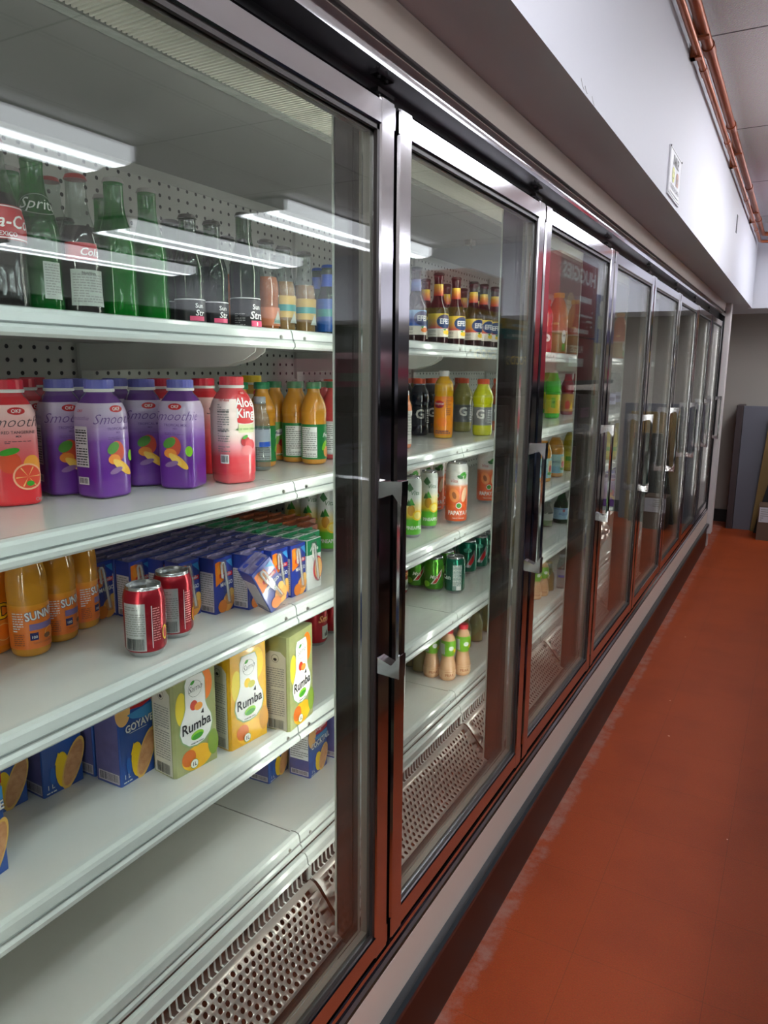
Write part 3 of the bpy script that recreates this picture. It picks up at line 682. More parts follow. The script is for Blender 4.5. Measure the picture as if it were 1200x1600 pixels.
def efes(blue=False):
    top = '#2060c0' if blue else '#c9352b'
    lab = gradmat('malt_label_'+('blue' if blue else 'red'), [(0, '#e6dccd'), (.34, '#e8dfd0'), (.38, top), (.62, '#2a3f9a' if blue else '#e09a2a'), (1, '#7fb7e6' if blue else '#f2d23a')])
    nk = gradmat('malt_neck_'+('blue' if blue else 'red'), [(0, '#24308c' if blue else '#c9302b'), (.6, '#3a5fc4' if blue else '#f0a02a'), (1, '#2a2f8c' if blue else '#f5d63a')], .2)
    t = glass_bottle('fruit_malt_bottle', sheet_glass('brown_red_glass', '#7a2a22', .06, '#3a0f10', .6, .03), .182, .95, DKCAP, mat('red_malt', '#3d0e12', .1, coat=.6), .70,
        (.022, .082, lab, [('e', .006, .040, .024, .018, NAVYP), ('t', 'EFES', .006, .034, .0185, WHITEP, 0, .03, .9), ('e', .012, .012, .012, .006, ORP if blue else YELP), ('p', [(.0, .020), (.006, .015), (.010, .022)], GREENP), ('l', -.045, .004, -.02, .018, 4, GREYP)]), prof=EFP, neck=(.128, .158, nk, []))
    return t
BUILD['efes'] = lambda: efes(False); BUILD['efesblue'] = lambda: efes(True)

SQP = [(0, 0), (.028, 0), (.0318, .003), (.033, .010), (.033, .100), (.033, .122), (.0318, .140), (.0275, .155), (.0212, .164), (.0200, .168), (.0198, .174)]
def smoothie(kind):
    red = kind == 'red'; t = empty('smoothie_bottle'); sq = 4.6
    bmat = mat('smoothie_red_body', '#d22531', .18, coat=.6) if red else mat('smoothie_purple_body', '#5f2d84', .18, coat=.6)
    bm = NB(); loft(bm, smoothp(SQP), 56, sq, sqz=.165); obj('bottle_body', bm, bmat, t, smooth=True)
    g = gradmat('smoothie_red_print', [(0, '#d8222c'), (.35, '#df3c44'), (.62, '#e87d82'), (.82, '#eeb5b3'), (1, '#efc4c0')]) if red else gradmat('smoothie_purple_print', [(0, '#6b2f93'), (.3, '#5f2589'), (.58, '#7a4aa2'), (.78, '#b39bc4'), (1, '#cdbfd6')])
    F = mat('script_grey', '#5c4750', .4) if red else mat('script_violet', '#6f4f8e', .4)
    art = [('e', .004, .137, .0125, .0055, REDP), ('t', 'OKF', .004, .1345, .0075, WHITEP), ('t', 'Smoothie', .004, .114, .0225, F, .45, -.008), ('t', 'RED TANGERINE' if red else 'TROPICAL MIX', .004, .104, .006, F), ('t', 'MIX', .004, .0985, .0045, F), ('l', -.015, .089, .020, .094, 2, F)]
    if red: art += [('e', -.010, .062, .015, .016, mat('tangerine_red', '#d9512e', .4)), ('e', -.010, .078, .014, .005, GREENP, .2), ('e', .019, .056, .012, .016, mat('tangerine_yellow', '#ee9c3a', .4)), ('e', .012, .040, .0200, .0200, mat('grapefruit_rind', '#efb48e', .4)), ('e', .012, .040, .0175, .0175, mat('grapefruit_flesh', '#e04a34', .4))] + \
        [('p', [(.012, .040), (.012+.016*math.cos(a), .040+.016*math.sin(a)), (.012+.016*math.cos(a+.12), .040+.016*math.sin(a+.12))], PEACH) for a in [i*PI/3 for i in range(6)]] + [('e', .014, .030, .005, .004, GREENP), ('t', 'OKF', .026, .003, .007, GREYP)]
    else: art += [('e', .0, .070, .013, .017, mat('mango_red', '#c74b34', .4)), ('e', -.007, .076, .012, .008, mat('mango_green', '#4f8a35', .4), .6), ('e', -.006, .058, .011, .008, mat('mango_orange', '#e88a35', .4)), ('e', .010, .044, .018, .0065, mat('mango_slice', '#e9b13a', .4), -.75), ('e', .002, .048, .014, .0055, mat('mango_slice2', '#f0c35a', .4), -.75), ('e', .026, .062, .006, .009, LIME), ('e', -.004, .040, .012, .0045, mat('passion', '#8e6a9a', .4), .3)]
    # the panel turned to the left carries the nutrition facts
    art += [('r', -.078, .046, -.050, .110, mat('facts_paper', '#cfc6cd', .45)), ('l', -.076, .048, -.052, .106, 14, BLACKP), ('r', -.0765, .100, -.0515, .1015, BLACKP), ('r', -.0765, .062, -.0515, .0635, BLACKP),
            ('r', -.074, .018, -.052, .030, mat('code_paper', '#d8d3d6', .45)), ('b', -.072, .020, -.054, .0285, BLACKP), ('t', 'OKF', -.064, .132, .006, REDP), ('t', 'Smoothie', -.064, .120, .010, F, .45, -.008)]
    wrap_label('label', smoothp(SQP), sq, .004, .150, g, art, t, n=72, sqz=.165, step=.003)
    screwcap(t, .172, .0222, .014, mat('cap_red', '#d3213a', .35) if red else mat('cap_periwinkle', '#6d6fc0', .35), True)
    return t
BUILD['smoothred'] = lambda: smoothie('red'); BUILD['smoothpurple'] = lambda: smoothie('purple')
def aloe(yellow=False):
    t = empty('aloe_drink_bottle'); sq = 4.6; p = smoothp(sc(SQP, .178))
    bm = NB(); loft(bm, p, 56, sq, sqz=.168); obj('bottle_body', bm, mat('aloe_body_y', '#d9a02c', .15, coat=.6) if yellow else mat('aloe_body', '#d9525a', .15, coat=.6), t, smooth=True)
    g = gradmat('aloe_print'+('_y' if yellow else ''), [(0, '#d7404a'), (.2, '#df4b55'), (.34, '#eda6ae'), (.48, '#efdcd6'), (1, '#eddad4')] if not yellow else [(0, '#e9a52c'), (.35, '#efcd84'), (.5, '#efe6c8'), (1, '#efe6c8')])
    art = [('r', -0.0090, .094, 0.0245, .139, REDP), ('e', 0.0080, .094, .0168, .004, REDP), ('e', 0.0080, .139, .0165, .005, REDP), ('e', 0.0080, .144, .010, .0045, REDP), ('t', 'OKF', 0.0080, .1425, .005, WHITEP), ('t', 'Aloe', 0.0075, .120, .023, WHITEP, 0, .018, .86), ('t', 'King', 0.0075, .101, .023, WHITEP, 0, .018, .86),
           ('r', -0.0070, .074, 0.0230, .089, mat('aloe_pale_green', '#cfd6a5', .4)), ('t', 'ALOE VERA DRINK', 0.0080, .079, .0048, GREENP), ('e', 0.0060, .058, .009, .009, mat('berry_dark', '#b5202c', .35)), ('e', 0.0140, .052, .009, .010, mat('berry', '#d33b43', .35)), ('e', 0.0080, .042, .011, .009, mat('berry_light', '#e57a7f', .35)), ('e', 0.0050, .066, .006, .003, GREENP, .5),
           ('r', -0.0440, .020, -0.0260, .036, WHITEP), ('b', -0.0420, .022, -0.0280, .034, BLACKP), ('l', -0.0500, .040, -0.0240, .052, 3, GREYP), ('l', -0.0500, .058, -0.0240, .126, 16, GREYP), ('t', 'OKF Aloe', -0.0360, .130, .006, REDP), ('r', -0.0500, .078, -0.0240, .0792, BLACKP), ('r', -0.0500, .112, -0.0240, .1132, BLACKP)]
    if yellow: art = [a for a in art if a[0] != 'e' or a[5] in (REDP,)]
    wrap_label('label', p, sq, .018, .152, g, art, t, n=72, sqz=.168, step=.003, th0=-.0)
    screwcap(t, .176, .0215, .015, mat('cap_yellow', '#e3c41f', .35) if yellow else mat('cap_coral', '#d8434f', .35), True)
    return t
BUILD['aloe'] = lambda: aloe(); BUILD['aloey'] = lambda: aloe(True)

RB = [(0, 0), (.024, 0), (.029, .004), (.030, .012), (.030, .085), (.0285, .092), (.0305, .104), (.029, .122), (.022, .138), (.0155, .148), (.0145, .154), (.0145, .160)]
def pet(name, prof, h, r, body, capm, lab, art, z0, z1, capr=.0165, caph=.014, sq=2, bodymat=None, off=.0004):
    t = empty(name); p = smoothp(sc(prof, h-caph*.8, r)); bm = NB(); loft(bm, p, 36, sq); obj('bottle_body', bm, body, t, smooth=True)
    if lab: wrap_label('label', p, sq, z0, z1, lab, art, t, off=off)
    screwcap(t, h-caph, capr, caph, capm); return t
def facts(x0, x1, y0, y1, n=14): return [('r', x0, y0, x1, y1, WHITEP), ('l', x0+.001, y0+.001, x1-.001, y1-.001, n, GREYP)]
OJ = mat('orange_juice', '#cd8d2c', .15, coat=.6); OJ2 = mat('orange_juice_deep', '#e07f18', .15, coat=.6)
CAPG = mat('cap_green', '#157a4b', .35); CAPO = mat('cap_orange', '#e2562c', .35); CAPW = mat('cap_white', '#d8d8d6', .35)
BUILD.update({
 'mango': lambda: pet('mango_juice_bottle', RB, .178, .93, OJ, CAPG, mat('mango_label', '#1e7a3c', .35), facts(-.045, -.008, .004, .07)+[('e', .018, .016, .010, .012, mat('peach_fruit', '#e79a52', .4)), ('e', .030, .010, .009, .009, ORP), ('t', 'Frutt', .018, .048, .013, WHITEP, .3), ('e', .010, .030, .005, .012, LIME, -.5)], .012, .088),
 'mangof': lambda: pet('mango_juice_bottle', RB, .178, .93, OJ, CAPG, mat('mango_label_lime', '#5f9a2c', .35), [('e', .004, .052, .014, .007, WHITEP, .4), ('t', 'Maaza', .004, .049, .009, NAVYP, .2), ('p', [(-.01, .04), (.0, .02), (.006, .045)], LIME), ('e', .012, .024, .009, .014, REDP), ('e', .0, .014, .012, .012, ORP), ('l', -.012, .002, .014, .006, 1, WHITEP)]+facts(-.06, -.03, .004, .07), .012, .088),
 'guava': lambda: pet('pink_juice_bottle', RB, .178, .93, mat('guava_juice', '#cf4a4a', .15, coat=.6), CAPG, mat('guava_label', '#c9c4c4', .35), facts(-.045, .01, .004, .07), .012, .088),
 'water': lambda: pet('small_water_bottle', RB, .150, .66, PETCLEAR, mat('cap_clear', '#9aa2a8', .35), mat('water_label', '#8f9aa6', .4), [('r', -.02, .0, .02, .01, BLUEP)], .05, .085, capr=.012),
 'sunny': lambda: pet('orange_drink_bottle', [(0, 0), (.024, 0), (.0285, .004), (.0295, .012), (.0295, .085), (.0305, .095), (.0295, .125), (.025, .140), (.0235, .146), (.025, .152), (.020, .165), (.0165, .172)], .190, 1.0, OJ, mat('cap_blue', '#3b5f9e', .35),
      gradmat('sunny_print', [(0, '#e8741c'), (.75, '#ea7a1f'), (1, '#e59a2a')]), [('t', 'SUNNY', .008, .048, .0185, NAVYP, 0, .06, .82, .10), ('t', 'SUNNY', .008, .048, .0185, WHITEP, 0, .025, .82, .10), ('r', -.012, .030, .034, .040, mat('sunny_violet', '#7d6ea6', .4)), ('r', -.012, .014, .000, .026, NAVYP), ('t', '100', -.006, .017, .006, WHITEP), ('e', .020, .022, .010, .009, ORP), ('o', .020, .022, .010, .009, PEACH, .001), ('e', .014, .018, .006, .004, mat('slice_dark', '#7a5436', .4)), ('t', 'TANGY ORIGINAL', .008, .008, .004, BROWNP), ('l', -.036, .028, -.020, .060, 8, WHITEP), ('l', -.036, .006, -.020, .026, 6, BROWNP)], .014, .084),
 'sunnyd': lambda: pet('orange_drink_bottle', [(0, 0), (.024, 0), (.0285, .004), (.0295, .012), (.0295, .085), (.0305, .095), (.0295, .125), (.025, .140), (.0235, .146), (.025, .152), (.020, .165), (.0165, .172)], .190, 1.0, OJ2, mat('cap_blue', '#3b5f9e', .35),
      gradmat('sunnyd_print', [(0, '#e07820'), (1, '#ea8a2a')]), [('t', 'D', .014, .044, .034, BLACKP, 0, .06), ('t', 'D', .014, .044, .034, YELP, 0, .01), ('e', .010, .022, .014, .014, ORP), ('o', .010, .022, .014, .014, PEACH, .0015)], .014, .084),
 'tropic': lambda: pet('orange_juice_bottle', [(0, 0), (.026, 0), (.030, .004), (.030, .12), (.0285, .126), (.0305, .133), (.030, .155), (.024, .170), (.0155, .178), (.0150, .185)], .205, .98, mat('orange_juice_clear', '#d8a012', .12, coat=.7), CAPW, gradmat('tropic_print', [(0, '#e8901c'), (.15, '#ea8a1c'), (.8, '#f0931b'), (1, '#ec7a1c')], .25), [('e', -.010, .094, .018, .012, REDP), ('t', 'Tropical', -.010, .093, .010, WHITEP, .2), ('t', 'Fruits', -.010, .084, .010, NAVYP, .2), ('e', .0, .04, .016, .014, ORP), ('l', .014, .060, .030, .108, 8, BROWNP), ('l', -.02, .004, .03, .016, 2, NAVYP)], .010, .128, capr=.0155, caph=.017),
})
GAT = [(0, 0), (.026, 0), (.031, .004), (.032, .014), (.032, .03), (.031, .034), (.031, .086), (.030, .094), (.033, .100), (.0335, .118), (.029, .132), (.021, .145), (.0185, .152), (.018, .158)]
def gat(col, capm, lab='#8b8f92', name='sports_drink_bottle', g='G'):
    return pet(name, GAT, .180, 1.0, mat('sport_'+col.strip('#'), col, .1, coat=.7), capm, mat('sport_label'+lab.strip('#'), lab, .25, .2), [('t', g, -.006, .022, .040, WHITEP, 0, .03), ('r', .012, .01, .013, .05, WHITEP), ('l', .018, .006, .034, .05, 8, WHITEP)], .034, .092, capr=.0195, caph=.016)
JUG = [(0, 0), (.030, 0), (.036, .005), (.037, .015), (.037, .105), (.034, .115), (.036, .125), (.036, .14), (.028, .18), (.0175, .20), (.017, .208)]
BUILD.update({
 'gaty': lambda: gat('#cfd21e', CAPO), 'gato': lambda: gat('#b8562c', CAPO), 'gatd': lambda: gat('#151b29', CAPO, '#2a3039'), 'gatc': lambda: gat('#8f8a48', CAPO, '#6f747a'),
 'peachy': lambda: pet('peach_drink_bottle', GAT, .152, .62, mat('peach_drink', '#cf7a52', .12, coat=.6), CAPW, mat('shrink_white', '#b8b4ae', .4), [('l', -.02, .0, .02, .09, 12, GREYP)], .012, .100, capr=.012),
 'greensoda': lambda: pet('green_soda_bottle', GAT, .212, 1.05, mat('neon_green', '#3fc51b', .1, coat=.7), CAPW, mat('yellow_green_label', '#d7d51e', .3), [('r', -.016, .0, .002, .07, LIME), ('e', -.006, .05, .006, .007, GREENP), ('p', [(-.03, 0), (.03, 0), (.03, .018), (-.03, .028)], YELP), ('e', .020, .04, .010, .020, YELP)], .022, .105, capr=.017),
 'redsoda': lambda: pet('red_drink_bottle', GAT, .195, .95, mat('deep_red', '#8b0f24', .1, coat=.7), mat('cap_wine', '#7a1230', .35), mat('wine_yellow_label', '#b78a2a', .3), [('e', -.008, .03, .012, .022, REDP), ('p', [(.004, .01), (.014, .05), (.02, .01)], YELP), ('l', .02, .01, .034, .06, 6, BLACKP)], .018, .10),
 'apple': lambda: pet('apple_juice_bottle', JUG, .186, 1.0, mat('apple_juice', '#c98a22', .08, coat=.8), CAPW, mat('teal_juice_label', '#9fc6c4', .3), [('r', -.03, .0, .014, .03, mat('sky_label', '#7fb2c9', .3)), ('e', .030, .04, .010, .016, REDP), ('r', .014, .012, .040, .070, mat('cream_label', '#e2cf9a', .4)), ('e', .026, .038, .009, .014, REDP), ('t', 'APPLE', -.008, .044, .012, NAVYP), ('e', .022, .018, .012, .006, GREENP)], .018, .098, capr=.020, caph=.017),
 'yellowj': lambda: pet('yellow_juice_bottle', JUG, .19, .9, mat('yellow_juice', '#b9a51c', .1, coat=.7), CAPW, mat('yellow_label', '#c9bb2a', .3), [('r', -.03, .03, .03, .05, GREENP)], .018, .09, capr=.018),
 'jug': lambda: pet('orange_juice_jug', JUG, .238, 1.05, mat('jug_orange', '#c9683a', .12, coat=.6), mat('cap_amber', '#e09a1c', .35), gradmat('jug_print', [(0, '#9a7a3a'), (.6, '#a98440'), (.64, '#d9c7b8'), (.68, '#c9612f'), (1, '#c9683a')]), [('e', .014, .060, .010, .026, WHITEP), ('t', 'AB', .014, .060, .010, BLACKP), ('p', [(.008, .006), (.020, .006), (.020, .036), (.008, .030)], GREENP), ('e', -.02, .110, .012, .005, PEACH)], .010, .135, capr=.0215, caph=.018),
 'redsliver': lambda: pet('red_cap_soda_bottle', GAT, .20, .8, mat('soda_red', '#b3202c', .12, coat=.6), REDP, mat('soda_label', '#a5242c', .3), [('e', 0, .04, .014, .014, WHITEP), ('t', 'R', 0, .034, .016, BLACKP)], .02, .10),
 'pwater': lambda: pet('clear_water_bottle', GAT, .215, .95, PETCLEAR, CAPW, mat('lilac_label', '#8d90b0', .3), [('r', -.02, .02, .02, .04, NAVYP)], .03, .09),
 'glassgreen': lambda: glass_bottle('mineral_water_bottle', GLDKGREEN, .150, 1.15, mat('silver_crown', '#a9b6ba', .3, .5), mat('mineral_dark', '#1d5a48', .1, coat=.5), .7, (.020, .072, mat('pale_blue_label', '#9ec3dc', .35), [('r', -.1, .046, .1, .049, BLUEP), ('t', 'AQUA', 0, .020, .016, BLUEP), ('e', 0, .040, .006, .006, REDP)])),
 'glassclear': lambda: glass_bottle('small_clear_bottle', GLCLEAR, .115, .85, mat('silver_crown', '#a9b6ba', .3, .5), mat('pale_green_drink', '#8fae7a', .1, coat=.5), .45, (.03, .06, mat('grey_label', '#b8bdb8', .4), [])),
 'tea': lambda: glass_bottle('tan_drink_bottle', GLCLEAR, .122, .82, mat('gold_crown', '#b8a46a', .3, .5), mat('tan_drink', '#b09a5c', .12, coat=.5), .80, None),
 'shiny': None,
})
HOUR = [(0, 0), (.020, 0), (.0245, .004), (.0255, .022), (.0245, .040), (.0195, .060), (.0185, .068), (.022, .082), (.0235, .098), (.0225, .112), (.018, .124), (.0125, .133), (.012, .138)]
def yog(cap='red'):
    t = empty('yogurt_drink_bottle'); p = smoothp(sc(HOUR, .150))
    bm = NB(); loft(bm, p, 32); obj('bottle_body', bm, mat('peach_milk', '#dcae86', .2, coat=.5), t, smooth=True)
    wrap_label('label', p, 2, .078, .126, mat('lime_sleeve', '#77b82a', .3), facts(-.034, -.016, .006, .040, 7)+[('e', .004, .026, .008, .007, WHITEP), ('e', .018, .018, .006, .006, YELP)], t)
    wrap_label('foot_print', p, 2, .010, .034, mat('peach_sleeve', '#dfb58c', .3), [('t', 'PEAR', .0, .006, .012, BROWNP), ('r', -.016, .020, .016, .021, BROWNP)], t)
    screwcap(t, .148, .0145, .014, mat('cap_'+cap, '#d9342e' if cap == 'red' else '#6f9a2c', .35)); return t
BUILD['yog'] = lambda: yog(); BUILD['yogt'] = lambda: yog('lime')

CAN = [(0, .004), (.021, .004), (.024, 0), (.026, .002), (.030, .010), (.0315, .014), (.0315, .094), (.0295, .102), (.0268, .109), (.0275, .1105), (.0268, .112), (.0255, .1112), (.0250, .107), (0, .107)]
def can(name, h, r, body, base, art, z0=None, z1=None, toptab=True, tm=None):
    t = empty(name); k = h/.112; p = []
    for a, z in CAN:
        zz = z if z < .02 else h-(.112-z) if z > .09 else z
        p.append((a*r, zz))
    bm = NB(); loft(bm, p, 40, cap=False); 
    obj('can_body', bm, tm or mat('aluminium', '#b9babd', .22, .9), t, smooth=True, ang=30)
    z0 = z0 or .008; z1 = z1 or h-.008
    q = [(a, z) for a, z in p if a > .02*r]
    wrap_label('label', [(p[i][0], p[i][1]) for i in range(4, 9)], 2, p[4][1]-.004, p[8][1]-.002, base, art, t, off=.0003)
    bm = NB(); box(bm, -.004, .011, -.005, .005, h-.0048, h-.0036); tube(bm, [(0, 0, h-.0052), (0, 0, h-.0030)], .003, 8); obj('pull_tab', bm, STEEL, t, bevel=.001)
    return t
BUILD.update({
 'cokecan': lambda: can('cola_can', .112, 1.0, None, mat('can_red', '#a82230', .22, .55), [('r', -.040, .006, -.003, .082, mat('facts_silver', '#b7b9b8', .3, .5)), ('l', -.039, .030, -.004, .078, 13, GREYP), ('b', -.036, .008, -.006, .026, BLACKP), ('r', .006, .010, .007, .078, WHITEP), ('l', .008, .02, .020, .075, 14, mat('pale_red', '#d98a8a', .4)), ('e', .030, .030, .006, .012, YELP), ('e', .030, .030, .004, .009, REDP), ('t', 'Coca-Cola', .052, .035, .020, WHITEP, .35, 0, 1, PI/2)]),
 'smart': lambda: can('red_tea_can', .112, 1.0, None, mat('can_crimson', '#a81e28', .25, .4), [('t', 'Smirt', .0, .056, .024, BROWNP, .3, .02), ('t', 'Smirt', .0, .057, .023, PEACH, .3), ('r', -.014, .012, .016, .046, GREYPAPER), ('p', [(-.006, .018), (.002, .036), (.010, .018)], BLACKP), ('t', 'IPA', .0, .02, .01, BLACKP)]),
 '7up': lambda: can('lime_soda_can', .110, 1.0, None, mat('can_green', '#2f8f2f', .2, .6, noise=(38, .5, '#6fb83a')), [('p', [(-.016, .020), (.022, .070), (.020, .048), (.002, .022)], WHITEP), ('p', [(-.010, .022), (.018, .062), (.016, .048), (.002, .024)], REDP), ('t', 'Mtn', -.006, .038, .016, WHITEP, .3), ('e', -.03, .02, .012, .010, LIME), ('e', .034, .065, .010, .012, LIME)]),
 'teal': lambda: can('teal_soda_can', .116, 1.0, None, mat('can_teal', '#0f7a5f', .2, .6, noise=(30, .4, '#0c5f50')), [('r', -.012, .006, .018, .088, mat('facts_grey', '#6f8f8a', .3, .4)), ('l', -.011, .020, .017, .086, 15, WHITEP), ('r', -.0, .006, .016, .020, WHITEP), ('t', 'Can', -.034, .04, .02, WHITEP)]),
 'teal2': lambda: can('teal_soda_can', .116, 1.0, None, mat('can_teal', '#0f7a5f', .2, .6), [('p', [(-.014, .020), (.020, .080), (.024, .050), (.004, .018)], SILV), ('p', [(-.004, .030), (.016, .066), (.018, .045), (.006, .026)], REDP), ('e', -.006, .078, .014, .008, mat('teal_light', '#4fb39a', .3))]),
 'pine': lambda: can('pineapple_drink_can', .165, .80, None, gradmat('pine_print', [(0, '#5dbb2c'), (.28, '#58b62a'), (.36, '#f0c63a'), (.55, '#e8d9a0'), (.66, '#d9dedb'), (1, '#cfd6d2')], .3), [('t', 'PINEAPPLE', .004, .018, .013, WHITEP, 0, .03, .8), ('t', 'Vita', .004, .112, .016, mat('sage', '#6f8f76', .4), .2), ('e', -.006, .070, .010, .015, mat('pineapple_brown', '#c9912c', .4)), ('p', [(-.014, .084), (-.006, .105), (.004, .084)], GREENP), ('p', [(-.020, .082), (-.012, .10), (-.006, .082)], mat('leaf_dark', '#2f6a3a', .4)), ('e', .012, .056, .014, .014, YELP), ('e', .012, .056, .010, .010, mat('pine_flesh', '#f3df7a', .4)), ('p', [(-.02, .130), (-.010, .145), (.0, .128), (-.010, .120)], mat('leaf_dark', '#2f6a3a', .4))]),
 'papaya': lambda: can('papaya_drink_can', .182, 1.02, None, gradmat('papaya_print', [(0, '#e2561f'), (.52, '#e2632c'), (.62, '#e58a62'), (.66, '#d9d4cf'), (1, '#cfd1cc')], .3), [('t', 'PAPAYA P', .004, .022, .0175, WHITEP, 0, .03, .85), ('t', 'FRUIT DRINK', .004, .010, .006, WHITEP), ('e', -.010, .080, .015, .021, mat('papaya_flesh', '#ee9152', .4), .3), ('e', -.010, .080, .006, .011, BROWNP, .3), ('e', .020, .082, .008, .022, mat('papaya_pale', '#f0c9a4', .4), -.2), ('e', .004, .050, .009, .009, WHITEP), ('e', .004, .050, .007, .007, GREENP), ('t', 'Vita', -.012, .118, .014, mat('dull_red', '#b5676a', .4), .2), ('e', .014, .142, .010, .005, GREENP, .5), ('e', .006, .134, .009, .005, mat('leaf_dark', '#2f6a3a', .4), -.4), ('e', .022, .136, .008, .004, GREENP, 1.2)]),
})

# cartons
def carton_box(bm, w, d, h, ch=0., mi=0):
    """footprint: depth d along x, width w along y; ch = corner chamfer"""
    x, y = d/2, w/2
    pts = [(-x, -y), (x, -y), (x, y), (-x, y)] if not ch else [(-x, -y+ch), (-x+ch, -y), (x-ch, -y), (x, -y+ch), (x, y-ch), (x-ch, y), (-x+ch, y), (-x, y-ch)]
    extr(bm, pts, 0, h, mi, axis='z')
def rumba(yel):
    t = empty('juice_carton'); w, d, h = .096, .058, .190
    base = mat('rumba_yellow', '#e3b51d', .3, coat=.4, noise=(14, .7, '#d99a1c')) if yel else mat('rumba_green', '#848c4c', .3, coat=.4, noise=(16, .6, '#b3b486'))
    bm = NB(); carton_box(bm, w, d, h, .004); mats = [base]
    FL = [(x*1.25, y) for x, y in [(-.013, .172), (.013, .172), (.017, .160), (.017, .118), (.020, .106), (.026, .092), (.028, .076), (.024, .060), (.013, .048), (0, .045), (-.013, .048), (-.024, .060), (-.028, .076), (-.026, .092), (-.020, .106), (-.017, .118), (-.017, .160)]]
    fr = [('e', .022, .150, .016, .030, ORP if not yel else YELP), ('e', -.030, .12, .012, .03, mat('lemon', '#e6cf3d', .35)), ('e', 0, .022, .033, .022, mat('mango_skin', '#e8a322', .35, noise=(30, .7, '#f0c32c'))), ('e', -.018, .026, .015, .015, mat('mango_blush', '#d9702c', .35)),
          ('e', .036, .036, .012, .024, mat('deep_mango', '#c98a1c', .35) if yel else mat('green_mango', '#7f9a3a', .35)), ('p', [(x*1.06, .0445+(y-.045)*1.03-.002) for x, y in FL], mat('carton_rim', '#8fae7a', .4)), ('p', FL, WHITEP),
          ('o', 0, .148, .0145, .0150, mat('logo_grey', '#6f7a72', .4), .0007), ('t', 'Samo', 0, .144, .0155, BLACKP, .45, -.012, .9, .12), ('e', -.005, .160, .005, .003, GREENP, .5),
          ('e', -.004, .119, .008, .009, YELP if yel else mat('mango_red2', '#c8432c', .4)), ('e', .006, .114, .009, .007, mat('mango_flesh', '#eb9a3f', .4) if not yel else mat('lychee', '#c8c04a', .4)), ('p', [(.010, .100), (.016, .108), (.017, .098)], BLACKP),
          ('t', 'Rumba', 0, .074, .0265, BLACKP, .1, .018, .86, .08), ('e', .001, .063, .014, .008, LIME, .1), ('e', .001, .061, .012, .005, GREENP, .1), ('t', 'PREMIUM DRINK', 0, .049, .0038, BLACKP),
          ('e', -.008, .013, .0085, .0085, WHITEP), ('o', -.008, .013, .0085, .0085, GREENP, .0008), ('t', '1L', -.008, .0095, .010, BLACKP)]
    face_art(bm, mats, fr, (d/2, 0, 0), (0, 1, 0), (0, 0, 1))
    sw = d/2-.006
    side = [('p', [(-sw, .002), (sw, .002), (sw, .150), (sw*.5, .160), (-sw*.5, .160), (-sw, .150)], mat('carton_side', '#cfccbe', .45)), ('l', -sw+.004, .030, sw-.004, .128, 22, GREYP), ('b', -sw+.006, .004, sw-.006, .022, BLACKP), ('o', 0, .146, .008, .008, BLACKP, .0007), ('e', 0, .144, .004, .003, BLACKP)]
    face_art(bm, mats, side, (0, -w/2, 0), (1, 0, 0), (0, 0, 1)); obj('carton', bm, mats, t)
    bm = NB(); box(bm, -.001, .001, -w/2+.002, w/2-.002, h, h+.007)
    obj('top_seam', bm, base, t)
    return t
NVB = mat('carton_navy', '#203f8f', .35, coat=.3, noise=(6, .8, '#2b5fb0')); NVS = mat('carton_side_violet', '#66639a', .4, coat=.2, noise=(60, .5, '#57558a'))
def guavab(short=False, word='GOYAVE'):
    t = empty('guava_nectar_carton'); w, d, h = (.074, .058, .163) if not short else (.078, .056, .122); bm = NB(); carton_box(bm, w, d, h, .0015); mats = [NVB]
    k = h/.185
    fr = [('r', -w*.36, h*.80, w*.5, h*.97, REDP), ('p', [(-w*.36, h*.80), (w*.5, h*.80), (w*.2, h*.765)], REDP), ('t', 'FaRagello', w*.07, h*.845, .0185*w/.092, WHITEP, .1, .01, .95, .06), ('e', -w*.36, h*.80, .016, .026, PEACH), ('p', [(-w*.25, h*.74), (w*.5, h*.77), (w*.5, h*.6), (-w*.1, h*.68)], mat('sky_blue', '#3f8fc9', .35)),
          ('t', word, w*.10, h*.56, .0225*w/.092, NAVYP, 0, .07, .85, .05), ('t', word, w*.10, h*.56, .0225*w/.092, WHITEP, 0, .03, .85, .05), ('r', -w*.2, h*.535, w*.3, h*.54, WHITEP),
          ('e', -w*.02, h*.22, w*.17, h*.19, YELP, .0), ('p', [(-w*.2, h*.30), (-w*.1, h*.42), (w*.02, h*.30)], YELP), ('e', w*.25, h*.24, w*.22, h*.27, mat('guava_rind', '#e0b25c', .4), -.4), ('e', w*.25, h*.24, w*.19, h*.235, mat('guava_flesh', '#d9a274', .4, noise=(90, .4, '#b87a4a')), -.4),
          ('t', '1 L', -w*.33, h*.07, .011, WHITEP), ('l', -w*.44, h*.02, -w*.2, h*.05, 1, WHITEP), ('e', -w*.27, h*.20, w*.07, h*.09, mat('mid_blue', '#1f63b8', .35))]
    face_art(bm, mats, fr, (d/2, 0, 0), (0, 1, 0), (0, 0, 1))
    side = [('r', -d*.48, .002, d*.46, h-.001, NVS), ('r', -d*.40, .004, d*.44, h*.13, mat('facts_paper', '#cfc6cd', .45)), ('b', -d*.36, .006, d*.40, h*.12, BLACKP)]
    if word == 'COCKTAIL': side += [('r', -d*.44, h*.35, d*.44, h*.95, WHITEP), ('l', -d*.42, h*.38, d*.42, h*.93, 12, GREYP)]
    face_art(bm, mats, side, (0, -w/2, 0), (1, 0, 0), (0, 0, 1)); obj('carton', bm, mats, t)
    bm = NB(); box(bm, -.001, .001, -w/2+.002, w/2-.002, h, h+.005); obj('top_seam', bm, NVB, t); return t
